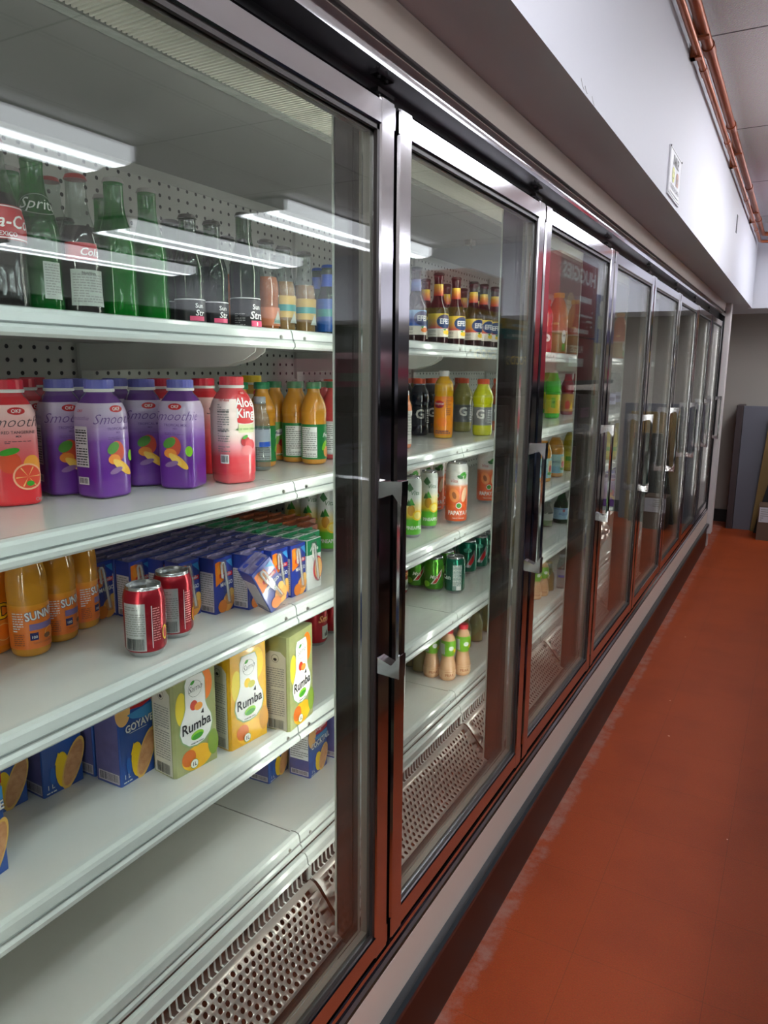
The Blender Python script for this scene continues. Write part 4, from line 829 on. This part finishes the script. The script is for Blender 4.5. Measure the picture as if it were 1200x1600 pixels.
def jbox(style='blue'):
    t = empty('drink_box'); w, d, h = .050, .037, .104
    base = {'blue': mat('box_blue', '#2b3f9a', .3, coat=.4, noise=(16, .6, '#26348a')), 'green': mat('box_white', '#d5d8d6', .35, coat=.3), 'red': mat('box_red', '#8f3a32', .4, noise=(40, .5, '#a5633a'))}[style]
    bm = NB(); carton_box(bm, w, d, h, .0012); mats = [base]
    if style == 'blue':
        fr = [('p', [(-.022, .052), (-.002, .060), (.006, .080), (.002, .094), (-.012, .098), (-.022, .096)], ORP), ('e', -.008, .082, .010, .011, mat('orange_fruit', '#f0952c', .4)), ('r', -.012, .066, .022, .074, REDP), ('t', 'Faragello', .005, .0675, .0085, WHITEP, .1, .01, .9, .06), ('t', 'MANGO', .006, .050, .010, WHITEP, 0, .03, .85, .06), ('p', [(.006, .096), (.020, .098), (.024, .080)], mat('sky_blue', '#3f8fc9', .35)),
              ('e', .010, .018, .015, .019, mat('mango_box', '#e9a04a', .4), -.4), ('e', .018, .034, .007, .008, mat('mango_box2', '#e8b45c', .4)), ('e', -.006, .012, .012, .012, mat('orange_box', '#d97a2c', .4))]
        side = [('r', -.016, .004, .016, .078, mat('facts_paper', '#cfc6cd', .45)), ('l', -.015, .016, .015, .076, 14, GREYP), ('b', -.013, .005, .013, .014, BLACKP)]
    elif style == 'green':
        fr = [('r', -.024, .072, .024, .103, CAPG), ('e', .012, .040, .016, .026, REDP), ('e', .014, .040, .013, .022, PEACH), ('t', 'Apple', 0, .08, .012, WHITEP)]
        side = [('r', -.0185, .072, .0185, .103, CAPG), ('l', -.015, .012, .015, .066, 12, GREYP)]
    else:
        fr = [('e', 0, .06, .02, .02, ORP)]; side = []
    face_art(bm, mats, fr, (d/2, 0, 0), (0, 1, 0), (0, 0, 1)); face_art(bm, mats, side, (0, -w/2, 0), (1, 0, 0), (0, 0, 1))
    # folded top flaps; blue boxes get a lilac tone with highlights painted in
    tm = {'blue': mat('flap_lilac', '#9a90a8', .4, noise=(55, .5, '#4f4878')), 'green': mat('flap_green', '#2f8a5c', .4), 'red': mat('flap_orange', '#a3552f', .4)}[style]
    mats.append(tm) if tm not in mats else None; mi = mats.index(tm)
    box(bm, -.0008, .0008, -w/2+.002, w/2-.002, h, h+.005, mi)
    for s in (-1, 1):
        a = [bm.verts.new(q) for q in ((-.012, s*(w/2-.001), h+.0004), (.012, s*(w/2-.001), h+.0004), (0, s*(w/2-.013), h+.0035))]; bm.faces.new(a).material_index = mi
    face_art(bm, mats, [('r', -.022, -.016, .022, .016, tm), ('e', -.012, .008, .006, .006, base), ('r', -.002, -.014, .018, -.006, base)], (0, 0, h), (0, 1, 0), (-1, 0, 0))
    obj('carton', bm, mats, t)
    if style != 'red':
        bm = NB(); x = d/2+.0028
        tube(bm, [(x, .010, .018), (x, -.001, .090), (x, -.003, .0945), (x, -.0065, .095), (x, -.009, .091), (x, -.006, .066)], .0020, 8); obj('straw', bm, mat('straw_white', '#e6e4dc', .25), t, smooth=True)
        bm = NB(); a = [(x-.003, .014, .014), (x-.003, .004, .014), (x-.003, -.013, .098), (x-.003, .001, .100)]; b = [(q[0]+.0055, q[1], q[2]) for q in a]
        va = [bm.verts.new(q) for q in a]; vb = [bm.verts.new(q) for q in b]
        for i in range(4): bm.faces.new((va[i], va[(i+1) % 4], vb[(i+1) % 4], vb[i]))
        bm.faces.new(vb); bm.faces.new(va[::-1]); obj('straw_wrapper', bm, sheet_glass('cellophane', '#f2f2f2', .07, '#dcdce6', .10, .12), t)
    return t
BUILD.update({'rumbag': lambda: rumba(False), 'rumbay': lambda: rumba(True), 'goyave': lambda: guavab(), 'cocktail': lambda: guavab(True, 'COCKTAIL'), 'goyshort': lambda: guavab(True),
 'jbox': lambda: jbox('blue'), 'jboxg': lambda: jbox('green'), 'jboxr': lambda: jbox('red')})

# ---------------- top shelf behind the nearest door
TOPG = 'glass soda bottles on the top shelf'
for kind, u, x, rz, lab in [
    ('coke', 5, -.275, -.3, 'dark cola bottle with a red label and red crown, leftmost on the top shelf'),
    ('sprite', 65, -.275, -.35, 'green soda bottle with white script on its neck, beside the leftmost cola'),
    ('cokeb', 130, -.275, -.30, 'cola bottle showing a pale square back sticker, between green bottles on the top shelf'),
    ('green', 187, -.275, 0, 'bright green soda bottle without label, right of the cola with the pale sticker'),
    ('green', 238, -.28, 0, 'duller green soda bottle without label, right of the bright green one'),
    ('sprite', 30, -.37, 1.2, 'green soda bottle half hidden behind the leftmost cola'),
    ('coke', 90, -.38, .9, 'red-crowned cola bottle behind the green one with white script'),
    ('orangeclear', 110, -.45, 0, 'clear-necked bottle in the second rank, left of the pale-stickered cola'),
    ('green', 170, -.37, 0, 'green bottle standing just behind the bright green one'),
    ('malta', 272, -.33, 0, 'dark bottle half hidden by the duller green one on the top shelf'),
    ('malta', 298, -.275, -.35, 'dark soda bottle with a green neck and black label, first of the low pair'),
    ('malta', 335, -.275, -.35, 'dark soda bottle with a green neck and black label, second of the low pair'),
    ('malta', 312, -.36, 0, 'dark bottle in the second rank behind the low green-necked pair'),
    ('orangeclear', 358, -.33, 0, 'amber drink in a clear bottle, left of the tall black-label bottle'),
    ('sunstr', 384, -.262, -.45, 'tall dark bottle with a white-rimmed black label and pink square'),
    ('orangeclear', 418, -.285, 0, 'orange soda in a clear bottle, right of the tall black-label bottle'),
    ('orangeclear', 402, -.37, 0, 'orange soda behind the tall black-label bottle'),
    ('paleclear', 444, -.285, 0, 'amber soda bottle with a teal band, second right of the tall black-label bottle'),
    ('orangeclear', 437, -.38, 0, 'orange soda in the rear rank behind the teal-banded bottle'),
    ('paleclear', 476, -.285, 0, 'amber soda bottle with a teal band, left of the blue bottles'),
    ('blueb', 498, -.31, 0, 'small blue bottle, the farther left of the two blue ones'),
    ('blueb', 513, -.275, 0, 'small blue bottle with blue neck foil by the dark door post')]:
    p = at(u, 480 if u < 200 else 500, x=x); p.z = S[1]-.0025
    QUEUE.append((kind, p, lab, 'bottle', TOPG, rz))
flush()
# ---------------- second shelf behind the nearest door
G2 = 'fruit drink bottles on the second shelf'
for kind, u, v, rz, lab in [
    ('smoothred', 26, 786, -.42, 'red smoothie bottle with a grapefruit slice, leftmost on the second shelf'),
    ('smoothpurple', 104, 778, -.33, 'purple mango smoothie bottle right beside the red one'),
    ('smoothpurple', 165, 774, -.02, 'purple mango smoothie bottle showing its nutrition panel, second purple from the left'),
    ('smoothpurple', 229, 757, -.55, 'purple mango smoothie bottle, third purple from the left, set back'),
    ('smoothpurple', 288, 760, -1.25, 'purple mango smoothie bottle nearest the pink aloe drink, rightmost of four in front'),
    ('smoothred', 62, 742, .2, 'red smoothie bottle in the second rank behind the first purple one'),
    ('smoothred', 322, 738, .3, 'red-capped smoothie bottle between the last purple one and the aloe drink'),
    ('aloe', 366, 752, -.35, 'pink aloe drink bottle at the shelf edge with a red logo panel'),
    ('aloey', 396, 722, -.5, 'yellow-capped aloe drink peeking from behind the pink one'),
    ('water', 408, 735, 0, 'small clear water bottle leaning beside the pink aloe drink'),
    ('mangof', 431, 722, -.8, 'green-capped mango juice with a lime label, right of the aloe drinks'),
    ('mango', 461, 722, -.1, 'green-capped mango juice showing white print, behind the front one'),
    ('mango', 491, 724, -.45, 'green-capped mango juice with a half white, half green label at the front'),
    ('guava', 521, 716, -.4, 'pink juice bottle with a green cap beside the door post')]:
    QUEUE.append((kind, on(u, v, 2), lab, 'bottle', G2, rz))
flush()
for i, (kind, x, y) in enumerate([('smoothpurple', -.42, -.28), ('smoothpurple', -.42, -.20), ('smoothred', -.40, -.12), ('smoothpurple', -.45, -.44), ('smoothred', -.44, -.36), ('mangof', -.40, .10), ('mango', -.40, .17), ('mango', -.36, .24), ('guava', -.34, .31), ('mango', -.46, .20)]):
    place(kind, (x, y, S[2]-.0025), '%s fruit bottle, rear rank of second shelf, %s from the left' % ({'smoothpurple': 'blue-capped', 'smoothred': 'red-capped', 'mangof': 'green-capped lime-label', 'mango': 'green-capped', 'guava': 'pink'}[kind], ['third', 'fourth', 'fifth', 'first', 'second', 'sixth', 'seventh', 'ninth', 'tenth', 'eighth'][i]), 'bottle', G2)
# ---------------- third shelf
G3 = 'orange drink bottles on the third shelf'
for kind, u, v, rz, lab in [
    ('sunnyd', -8, 1036, -.3, 'orange drink bottle with a yellow letter D, cut by the left edge of the photo'),
    ('sunny', 50, 1018, -.22, 'orange drink bottle with blue and white lettering, nearest in front'),
    ('sunny', 94, 996, .12, 'orange drink bottle in the middle of three lettered ones'),
    ('sunny', 129, 979, .55, 'orange drink bottle turned to its fine print, next to the drink boxes'),
    ('sunnyd', 20, 982, 0, 'orange drink bottle in the rank behind the front lettered one')]:
    QUEUE.append((kind, on(u, v, 3), lab, 'bottle', G3, rz))
flush()
place('cokecan', on(229, 1018, 3), 'red and silver cola can standing nearest the shelf edge', 'can', 'cola cans on the third shelf', -.62)
place('cokecan', on(273, 990, 3), 'red and silver cola can behind the nearer one', 'can', 'cola cans on the third shelf', -.42)
GB = 'small drink boxes packed on the third shelf'
cols = [(-.217, -.478), (-.1715, -.432), (-.132, -.352), (-.080, -.318), (-.028, -.285), (.024, -.268), (.076, -.262)]
ON = ['first', 'second', 'third', 'fourth', 'fifth', 'sixth', 'seventh', 'eighth', 'ninth', 'tenth', 'eleventh', 'twelfth', 'thirteenth']
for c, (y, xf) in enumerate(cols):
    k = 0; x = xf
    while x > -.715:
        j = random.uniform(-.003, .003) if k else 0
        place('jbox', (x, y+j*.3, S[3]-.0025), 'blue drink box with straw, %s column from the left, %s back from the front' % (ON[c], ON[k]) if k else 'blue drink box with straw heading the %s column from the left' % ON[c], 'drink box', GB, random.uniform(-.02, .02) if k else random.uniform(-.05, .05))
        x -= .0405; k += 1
for c, (y, xf, kind) in enumerate([(.131, -.262, 'jboxg'), (.183, -.30, 'jboxg'), (.235, -.34, 'jboxr'), (.287, -.38, 'jboxr')]):
    k = 0; x = xf
    while x > -.715:
        place(kind, (x, y, S[3]-.0025), '%s drink box, %s column of its colour, %s from the front' % ('green and white' if kind == 'jboxg' else 'red and orange', ON[c % 2], ON[k]), 'drink box', 'green and red drink boxes by the door post', random.uniform(-.02, .02))
        x -= .0405; k += 1
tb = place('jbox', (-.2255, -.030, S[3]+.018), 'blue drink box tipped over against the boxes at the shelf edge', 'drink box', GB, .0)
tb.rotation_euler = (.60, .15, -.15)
# ---------------- fourth shelf
G4 = 'large juice cartons on the fourth shelf'
for kind, u, v, rz, lab in [
    ('goyave', 198, 1208, .0, 'blue guava nectar carton standing left of the first white-label carton'),
    ('goyave', 158, 1192, .0, 'blue guava nectar carton showing only its violet side, behind the front blue one'),
    ('goyave', 84, 1224, -.05, 'blue guava nectar carton with its fruit picture under the lip, second from the left'),
    ('goyave', -6, 1258, -.05, 'blue guava nectar carton in the rear rank at the left edge'),
    ('rumbag', 292, 1192, -.12, 'white-label mango carton with olive panels, leftmost of three'),
    ('rumbay', 374, 1152, -.12, 'white-label carton with bright yellow panels, in the middle'),
    ('rumbag', 452, 1124, .10, 'white-label mango carton at the right, nearest the lip'),
    ]:
    place(kind, on(u, v, 4), lab, 'carton', G4, rz)
place('rumbay', (-.330, -.078, S[4]-.0025), 'yellow carton tucked behind the other large cartons, mostly hidden', 'carton', G4, 0)
place('goyave', (-.325, -.578, S[4]-.0025), 'blue and orange carton cut by the left edge, nearest the lip', 'carton', G4, .12)
place('smart', on(492, 1004, 4), 'crimson beverage can behind the cartons, nearer one', 'can', 'crimson cans on the fourth shelf', .1)
place('smart', on(519, 985, 4), 'crimson beverage can farther back by the door post', 'can', 'crimson cans on the fourth shelf', .9)
# ---------------- bottom shelf
for kind, u, v, lab in [('cocktail', 482, 1200, 'short blue fruit cocktail carton on the bottom shelf'), ('goyshort', 420, 1208, 'short blue carton on the bottom shelf, mostly hidden under the lip'), ('goyshort', 530, 1172, 'short blue carton at the dark door post on the bottom shelf')]:
    place(kind, on(u, v, 5), lab, 'carton', 'short cartons on the bottom shelf', .05)
# ---------------- second door
GT = 'fruit malt bottles on the top shelf'
names = ['with a blue label, leftmost', 'with a fiery label, second from the left', 'with a fiery label, third from the left', 'with a fiery label, fourth from the left', 'with a fiery label, fifth from the left', 'with a fiery label, sixth from the left', 'with an orange label, rightmost before the post']
for i, u in enumerate([649, 684, 711, 738, 754, 771, 788]):
    place('efesblue' if i == 0 else 'efes', onx(u, 530, 1, -.275+.004*i), 'dark fruit malt bottle %s behind the second door' % names[i], 'bottle', GT, -.62 if i < 5 else -1.05)
for i, u in enumerate([664, 696, 722, 745]):
    place('efes', onx(u, 530, 1, -.36), 'dark fruit malt bottle in the second rank, %s from the left' % ON[i], 'bottle', GT, -.5)
g5 = 'drink bottles on the second shelf behind the second door'
for kind, u, v, rz, lab in [
    ('peachy', 631, 700, -.8, 'slim peach drink bottle in a white sleeve against the chrome stile'),
    ('gatd', 654, 680, -.8, 'black sports drink bottle with an orange cap, nearer one'),
    ('gatd', 672, 676, -.8, 'black sports drink bottle with an orange cap, right of the nearer one'),
    ('tropic', 692, 684, -1.35, 'orange juice bottle with a white cap and orange sleeve'),
    ('gatc', 722, 674, -.9, 'olive sports drink bottle right of the orange juice'),
    ('gaty', 753, 680, -1.25, 'lemon-yellow sports drink bottle at the front'),
    ('gato', 777, 672, -1., 'orange sports drink bottle against the dark post')]:
    QUEUE.append((kind, on(u, v, 2), lab, 'bottle', g5, rz))
flush()
for i in range(9):
    place('gatd' if i < 5 else ('gato' if i > 6 else 'gatc'), (-.52-.02*(i % 2), .62+i*.11, S[2]-.0025), 'orange-capped sports drink, rear rank, %s from the left' % ON[i], 'bottle', g5, -1.)
g6 = 'tall fruit drink cans on the third shelf'
for kind, u, v, rz, lab in [
    ('pine', 643, 838, -.95, 'tall green pineapple drink can nearest the chrome stile'),
    ('pine', 669, 824, -.95, 'tall green pineapple drink can, second from the chrome stile'),
    ('papaya', 712, 816, -1.05, 'tall orange papaya drink can at the shelf edge'),
    ('papaya', 759, 784, -1.05, 'tall orange papaya drink can by the dark post')]:
    QUEUE.append((kind, on(u, v, 3), lab, 'can', g6, rz))
flush()
n = 0
for r in range(3):
    for c in range(9):
        x, y = -.40-.065*r, .42+c*.088+.02*r
        kk = 'pine' if c < 4 else 'papaya'
        place(kk, (x, y, S[3]-.0025), 'tall %s drink can, rear rank %s, %s from the left' % ('pineapple' if kk == 'pine' else 'papaya', ON[r], ON[c]), 'can', g6, -1.)
place('smart', on(621, 928, 4), 'orange-red can half hidden by the chrome stile on the fourth shelf', 'can', None, 0)
g7 = 'soda cans on the fourth shelf behind the second door'
for kind, u, v, rz, lab in [
    ('7up', 651, 932, -1.0, 'leafy green soda can nearest the chrome stile'), ('7up', 678, 921, -1.0, 'leafy green soda can, second from the stile'), ('7up', 695, 910, -1.0, 'leafy green soda can, third from the stile'),
    ('teal', 710, 924, -1.0, 'teal soda can turned to its fine print, at the front'), ('teal2', 730, 894, -1.0, 'teal soda can with a red swoosh behind the front one'), ('teal2', 748, 886, -1.0, 'teal soda can with a red swoosh, second from the post'), ('teal2', 765, 880, -1.0, 'teal soda can with a red swoosh, nearest the post')]:
    QUEUE.append((kind, on(u, v, 4), lab, 'can', g7, rz))
flush()
for r in range(2):
    for c in range(9):
        place('7up' if c < 4 else 'teal2', (-.42-.07*r, .78+c*.072, S[4]-.0025), '%s soda can, rear rank %s, %s from the left' % ('green' if c < 4 else 'teal', ON[r], ON[c]), 'can', g7, -1.)
g8 = 'little bottles on the bottom shelf behind the second door'
for kind, u, v, lab in [('yogt', 674, 1055, 'lime-sleeved yogurt drink bottle set back, third from the right'), ('yog', 699, 1060, 'lime-sleeved yogurt drink bottle with a red cap, nearest the lip'), ('yog', 722, 1052, 'lime-sleeved yogurt drink bottle with a red cap, right of the nearest'),
    ('tea', 656, 1050, 'tan drink bottle with a gold crown behind the yogurt drinks'), ('tea', 640, 1042, 'tan drink bottle farther left behind the yogurt drinks'), ('tea', 743, 1000, 'tan drink bottle right of the yogurt drinks'), ('tea', 762, 985, 'tan drink bottle nearest the dark post'), ('tea', 725, 1010, 'tan drink bottle directly behind the red-capped pair'), ('tea', 752, 972, 'tan drink bottle in the rear rank near the dark post')]:
    QUEUE.append((kind, on(u, v, 5), lab, 'bottle', g8, -.9))
flush()
t = empty('paper_carton'); bm = NB(); carton_box(bm, .06, .05, .14, .002); mats = [mat('plain_carton', '#c9c8c4', .5)]
face_art(bm, mats, [('l', -.02, .02, .02, .12, 16, GREYP)], (0, -.03, 0), (1, 0, 0), (0, 0, 1)); face_art(bm, mats, [('l', -.02, .02, .02, .12, 16, GREYP)], (.025, 0, 0), (0, 1, 0), (0, 0, 1)); obj('carton', bm, mats, t); t.location = at(618, 1110, z=S[5]-.0025)+Vector((-.01, .0, 0))
tag(t, 'plain white carton standing behind the chrome stile on the bottom shelf', 'carton')
# ---------------- third and fourth doors
g9 = 'bottles behind the third door'
for kind, q, rz, lab in [
    ('jug', onx(870, 540, 1, -.275), -.95, 'large brown-orange juice jug with an amber cap on the top shelf, front'),
    ('jug', onx(897, 540, 1, -.29), -.95, 'large brown-orange juice jug with an amber cap, behind the front one'),
    ('redsliver', onx(851, 540, 1, -.28), -.95, 'red soda bottle squeezed between the jug and the chrome stile'),
    ('greensoda', on(862, 653, 2), -.95, 'neon green soda bottle with a yellow label'),
    ('redsoda', on(885, 648, 2), -.95, 'deep red drink bottle right of the neon green one'),
    ('apple', on(866, 744, 3), -.95, 'amber apple juice bottle with a pale blue label'),
    ('apple', on(846, 752, 3), -.95, 'amber apple juice bottle half behind the chrome handle'),
    ('yellowj', on(889, 735, 3), -.95, 'yellow-green juice bottle right of the apple juice'),
    ('glassgreen', on(876, 816, 4), -.95, 'green mineral water bottle with a sky-blue label'),
    ('glassclear', on(854, 822, 4), -.95, 'small clear bottle left of the green mineral water'),
    ('yog', on(836, 935, 5), -.95, 'lime-sleeved yogurt drink behind the third door, nearest the handle'),
    ('yogt', on(847, 930, 5), -.95, 'lime-capped yogurt drink behind the third door, in the middle'),
    ('tea', on(856, 922, 5), -.95, 'tan drink bottle right of the lime-capped yogurt drink'),
    ('water', on(876, 918, 5), -.95, 'small clear bottle standing alone at the right on the bottom shelf'),
    ('greensoda', on(852, 645, 2), -.95, 'neon green soda bottle partly hidden behind the front one'),
    ('redsoda', on(899, 640, 2), -.95, 'deep red drink bottle nearest the post behind the third door'),
    ('tea', onx(880, 660, 3, -.36), -.95, 'tan bottle in the rear rank behind the apple juice')]:
    QUEUE.append((kind, q, lab, 'bottle', g9, rz))
flush()
g10 = 'bottles behind the fourth door'
for kind, q, lab in [
    ('jug', onx(966, 555, 1, -.27), 'brown-orange juice jug on the top shelf behind the fourth door'),
    ('pwater', on(961, 636, 2), 'clear water bottle with a lilac label behind the fourth door'),
    ('pwater', on(952, 640, 2), 'clear water bottle with a lilac label, nearest the chrome stile'),
    ('yellowj', on(962, 712, 3), 'yellow juice bottle, right one behind the fourth door'),
    ('yellowj', on(952, 718, 3), 'yellow juice bottle, left one behind the fourth door'),
    ('smoothpurple', on(950, 790, 4), 'purple drink bottle, left one behind the fourth door'),
    ('smoothpurple', on(960, 782, 4), 'purple drink bottle, right one behind the fourth door')]:
    QUEUE.append((kind, q, lab, 'bottle', g10, -1.0))
flush()
# crinkled bag of snacks on the bottom of the fourth bay
def bag(loc, label):
    bm = NB(); bmesh.ops.create_icosphere(bm, subdivisions=4, radius=1); rd = random.Random(int(loc[1]*100))
    from mathutils import noise as nz
    for v in bm.verts:
        c = v.co.copy(); k = 1+.25*nz.noise(c*2.2)+.12*nz.noise(c*6+Vector((loc[1], 0, 0))); v.co = Vector((c.x*.06*k, c.y*.11*k, max(c.z, -.75)*.075*k+.055))
    zmin = min(v.co.z for v in bm.verts)
    for v in bm.verts: v.co.z -= zmin
    o = obj('plastic_bag', bm, mat('foil_wrap', '#d8b0a4', .18, .55, noise=(20, .5, '#e8e2de')), smooth=True, ang=25); o.location = loc
    tag(o, label, 'bag')
bag((-.29, 2.62, S[5]-.0025), 'shiny crinkled bag on the bottom shelf behind the fourth door, nearer one')
bag((-.30, 2.90, S[5]-.0025), 'shiny crinkled bag on the bottom shelf behind the fourth door, farther one')

# ------------------------------------------------------------------ shelving across the aisle (what the glass mirrors)
gy0, gy1 = -3.2, 5.6; GZ = [.17, .60, 1.00, 1.36]
gs = empty('store_shelving', (.83, 0, 0)); bm = NB(); box(bm, 0, .42, gy0, gy1, 0, .14); obj('plinth', bm, mat('plinth_beige', '#8f8a78', .5), gs)
bm = NB(); box(bm, .42, .45, gy0, gy1, 0, 1.62); obj('back_board', bm, mat('board_dark', '#3a3a3c', .6), gs)
for z in GZ:
    bm = NB(); box(bm, 0, .42, gy0, gy1, z-.03, z); obj('shelf_board', bm, mat('gondola_grey', '#55555a', .5), gs)
for i in range(8):
    bm = NB(); y = gy0+.02+i*(gy1-gy0-.04)/7; box(bm, .38, .42, y-.015, y+.015, .14, 1.62); obj('upright', bm, BLACK, gs)
tag(gs, 'long dark grocery shelving across the aisle, mirrored in the cooler doors', 'shelving')
def package(name, w, d, h, col, art, loc, label, cat, group, second=None):
    bm = NB(); carton_box(bm, w, d, h, .003); mats = [mat('pack_'+col.strip('#'), col, .4, noise=(9, .6, second or col))]
    face_art(bm, mats, art, (-d/2, 0, 0), (0, -1, 0), (0, 0, 1)); o = obj(name, bm, mats); o.location = loc; tag(o, label, cat, group); return o
PG = 'packages on the shelving across the aisle'
pal = ['#23304f', '#2b2a2c', '#3a2f2a', '#1d2d45', '#4a4038', '#2a3a3a', '#3b2438', '#56504a']
pn = ['navy', 'black', 'dark brown', 'steel blue', 'khaki', 'bottle green', 'plum', 'taupe']
for lv, z in enumerate(GZ[:3]):
    y = gy0+.15; i = 0
    while y < gy1-.25:
        w = .26+.08*((i*7+lv*3) % 4); h = [.34, .31, .27][lv]-.02*((i+lv) % 3); c = (i*3+lv*5) % 8
        if y+w > gy1-.02: break
        if y > -1.5:
            package('grocery_package', w-.02, .30, h, pal[c], [('r', -w*.3, h*.3, w*.3, h*.6, mat('pack_band%d' % c, ['#6f7f9f', '#5f5f5f', '#8a6f4a', '#7f8fae', '#8f8a70', '#5f8a7a', '#8a5f7f', '#8f8f8f'][c], .5)), ('l', -w*.25, h*.35, w*.25, h*.55, 3, BLACKP)],
                (1.0, y+w/2, z+.0005), '%s package on the %s shelf across the aisle, %s along' % (pn[c], ['lowest', 'second', 'third'][lv], ON[i] if i < 13 else ['fourteenth', 'fifteenth', 'sixteenth', 'seventeenth', 'eighteenth', 'nineteenth', 'twentieth', 'twenty-first', 'twenty-second', 'twenty-third', 'twenty-fourth'][i-13]), 'package', PG)
        y += w; i += 1
package('wrapped_pack', .30, .26, .10, '#c25a7a', [('r', -.13, .02, .13, .05, GREYPAPER)], (.97, 1.32, GZ[3]+.0005), 'pink flat pack on top of the aisle shelving, nearest the camera', 'package', None)
package('wrapped_pack', .30, .26, .13, '#b99aa0', [('r', -.13, .03, .13, .07, PINKP)], (.97, 1.66, GZ[3]+.0005), 'pale pink pack on top of the aisle shelving beside the flat one', 'package', None)
package('food_storage_box', .52, .26, .26, '#15171a', [('t', 'FOOD', 0, .12, .075, YELP, 0, .02, 1.4)], (.97, 2.60, GZ[3]+.0005), 'black box with yellow FOOD lettering on the aisle shelving', 'box', None)
package('food_storage_box', .42, .26, .24, '#15171a', [('t', 'FOOD', 0, .10, .07, YELP, 0, .02, 1.3)], (.97, 3.12, GZ[3]+.0005), 'black box with yellow FOOD lettering, the farther of two on the aisle shelving', 'box', None)
for i, (y, c, l) in enumerate([(2.62, '#0c6a68', 'teal'), (2.62, '#9f8a2c', 'mustard'), (3.12, '#0c6a68', 'teal'), (3.12, '#9f8a2c', 'mustard')]):
    package('striped_carton', .46 if i < 2 else .42, .24, .055, c, [('r', -.2, .015, .1, .03, GREYPAPER)], (.97, y, GZ[3]+(.261 if i < 2 else .241)+.056*(i % 2)), 'flat %s carton stacked on the %s black box across the aisle' % (l, 'nearer' if i < 2 else 'farther'), 'box', None)
package('red_carton', .46, .24, .18, '#8a1f2c', [('r', -.15, .06, .15, .10, GREYPAPER)], (.97, 2.62, GZ[3]+.262+.112), 'dark red carton on top of the nearer stack across the aisle', 'box', None)
package('diaper_box', 1.0, .22, .52, '#98192a', [('t', 'HUGGIES', .0, .37, .135, WHITEP, 0, .03, 1.6), ('r', -.3, .02, .1, .05, WHITEP), ('e', .22, .16, .12, .12, PEACH), ('r', -.35, .24, .0, .28, WHITEP), ('l', -.4, .06, .0, .20, 4, WHITEP)], (.95, 4.38, GZ[3]+.32), 'large red diaper box on top, its white lettering mirrored in the third door', 'box', None)
package('diaper_box', 1.0, .22, .31, '#8f1f2c', [('r', -.2, .1, .2, .16, WHITEP), ('t', 'HUGGIES', 0, .20, .07, WHITEP, 0, .03, 1.2)], (.95, 4.38, GZ[3]+.0005), 'dark red diaper box underneath the large one', 'box', None)
package('towel_pack', .50, .28, .36, '#3a4a9a', [('r', -.2, .1, .2, .2, GREYPAPER), ('e', .1, .26, .06, .06, WHITEP)], (.99, 5.20, GZ[3]+.30), 'blue towel pack high on the far end of the aisle shelving', 'package', None)
package('towel_pack', .50, .28, .29, '#a3945a', [('r', -.2, .1, .2, .2, GREYPAPER)], (.99, 5.20, GZ[3]+.0005), 'straw-coloured towel pack under the blue one at the far end', 'package', None)

# ------------------------------------------------------------------ far corner: boards leaning on the back wall
def board(name, pts, th, m, label, cat, lean=.0):
    bm = NB(); extr(bm, pts, 0, th, axis='y'); o = obj(name, bm, m, bevel=.003); tag(o, label, cat); return o
b1 = board('shelving_panel', [(0, 0), (.055, 0), (.055, 1.14), (0, 1.14)], .34, mat('maroon_grey_panel', '#3d3233', .5), 'narrow dark maroon panel end standing at the left of the stack by the back wall', 'panel')
b1.location = (.098, 6.40, 0)
b2 = board('shelving_panel', [(0, 0), (.150, 0), (.72, 0), (.72, 1.135), (0, 1.135)], .05, mat('slate_panel', '#5f5f68', .5, bump=(90, .06)), 'wide slate grey panel standing near the back wall', 'panel'); b2.location = (.155, 6.42, 0)
b3 = board('cardboard_sheet', [(0, 0), (.5, 0), (.5, 1.06), (.07, 1.06)], .02, mat('cardboard_tan', '#7a6238', .7), 'tan board propped in front of the slate panel at the right edge', 'panel'); b3.location = (.305, 6.37, 0)
b4 = board('black_frame', [(0, 0), (.42, 0), (.42, .86), (.16, .86), (.03, .2)], .03, mat('black_frame', '#141113', .5), 'black board leaning at the right edge of the photo', 'panel'); b4.location = (.335, 6.30, 0)
t = empty('storage_box', (.47, 6.12, 0)); bm = NB(); carton_box(bm, .24, .20, .30, .003); mats = [mat('brown_box', '#5a4638', .7)]
face_art(bm, mats, [('r', -.09, .16, .09, .29, mat('label_grey', '#b9b9c0', .5)), ('l', -.08, .17, .08, .28, 6, GREYP)], (0, -.12, 0), (1, 0, 0), (0, 0, 1)); obj('carton', bm, mats, t)
tag(t, 'brown box with a pale printed label on the floor at the right edge', 'box')
for i, (u, v, w, h, nm) in enumerate([(1018, 700, .17, .24, 'uppermost'), (1012, 737, .17, .12, 'middle'), (1008, 775, .19, .16, 'lowest')]):
    q = at(u, v, y=6.745); o = package('paper_notice', .004, w, h, '#b9b9b6', [], (-q.x*1.0+.0, 6.742, q.z), 'white paper notice on the back wall, %s of the three seen mirrored in the doors' % nm, 'notice', 'notices on the back wall')
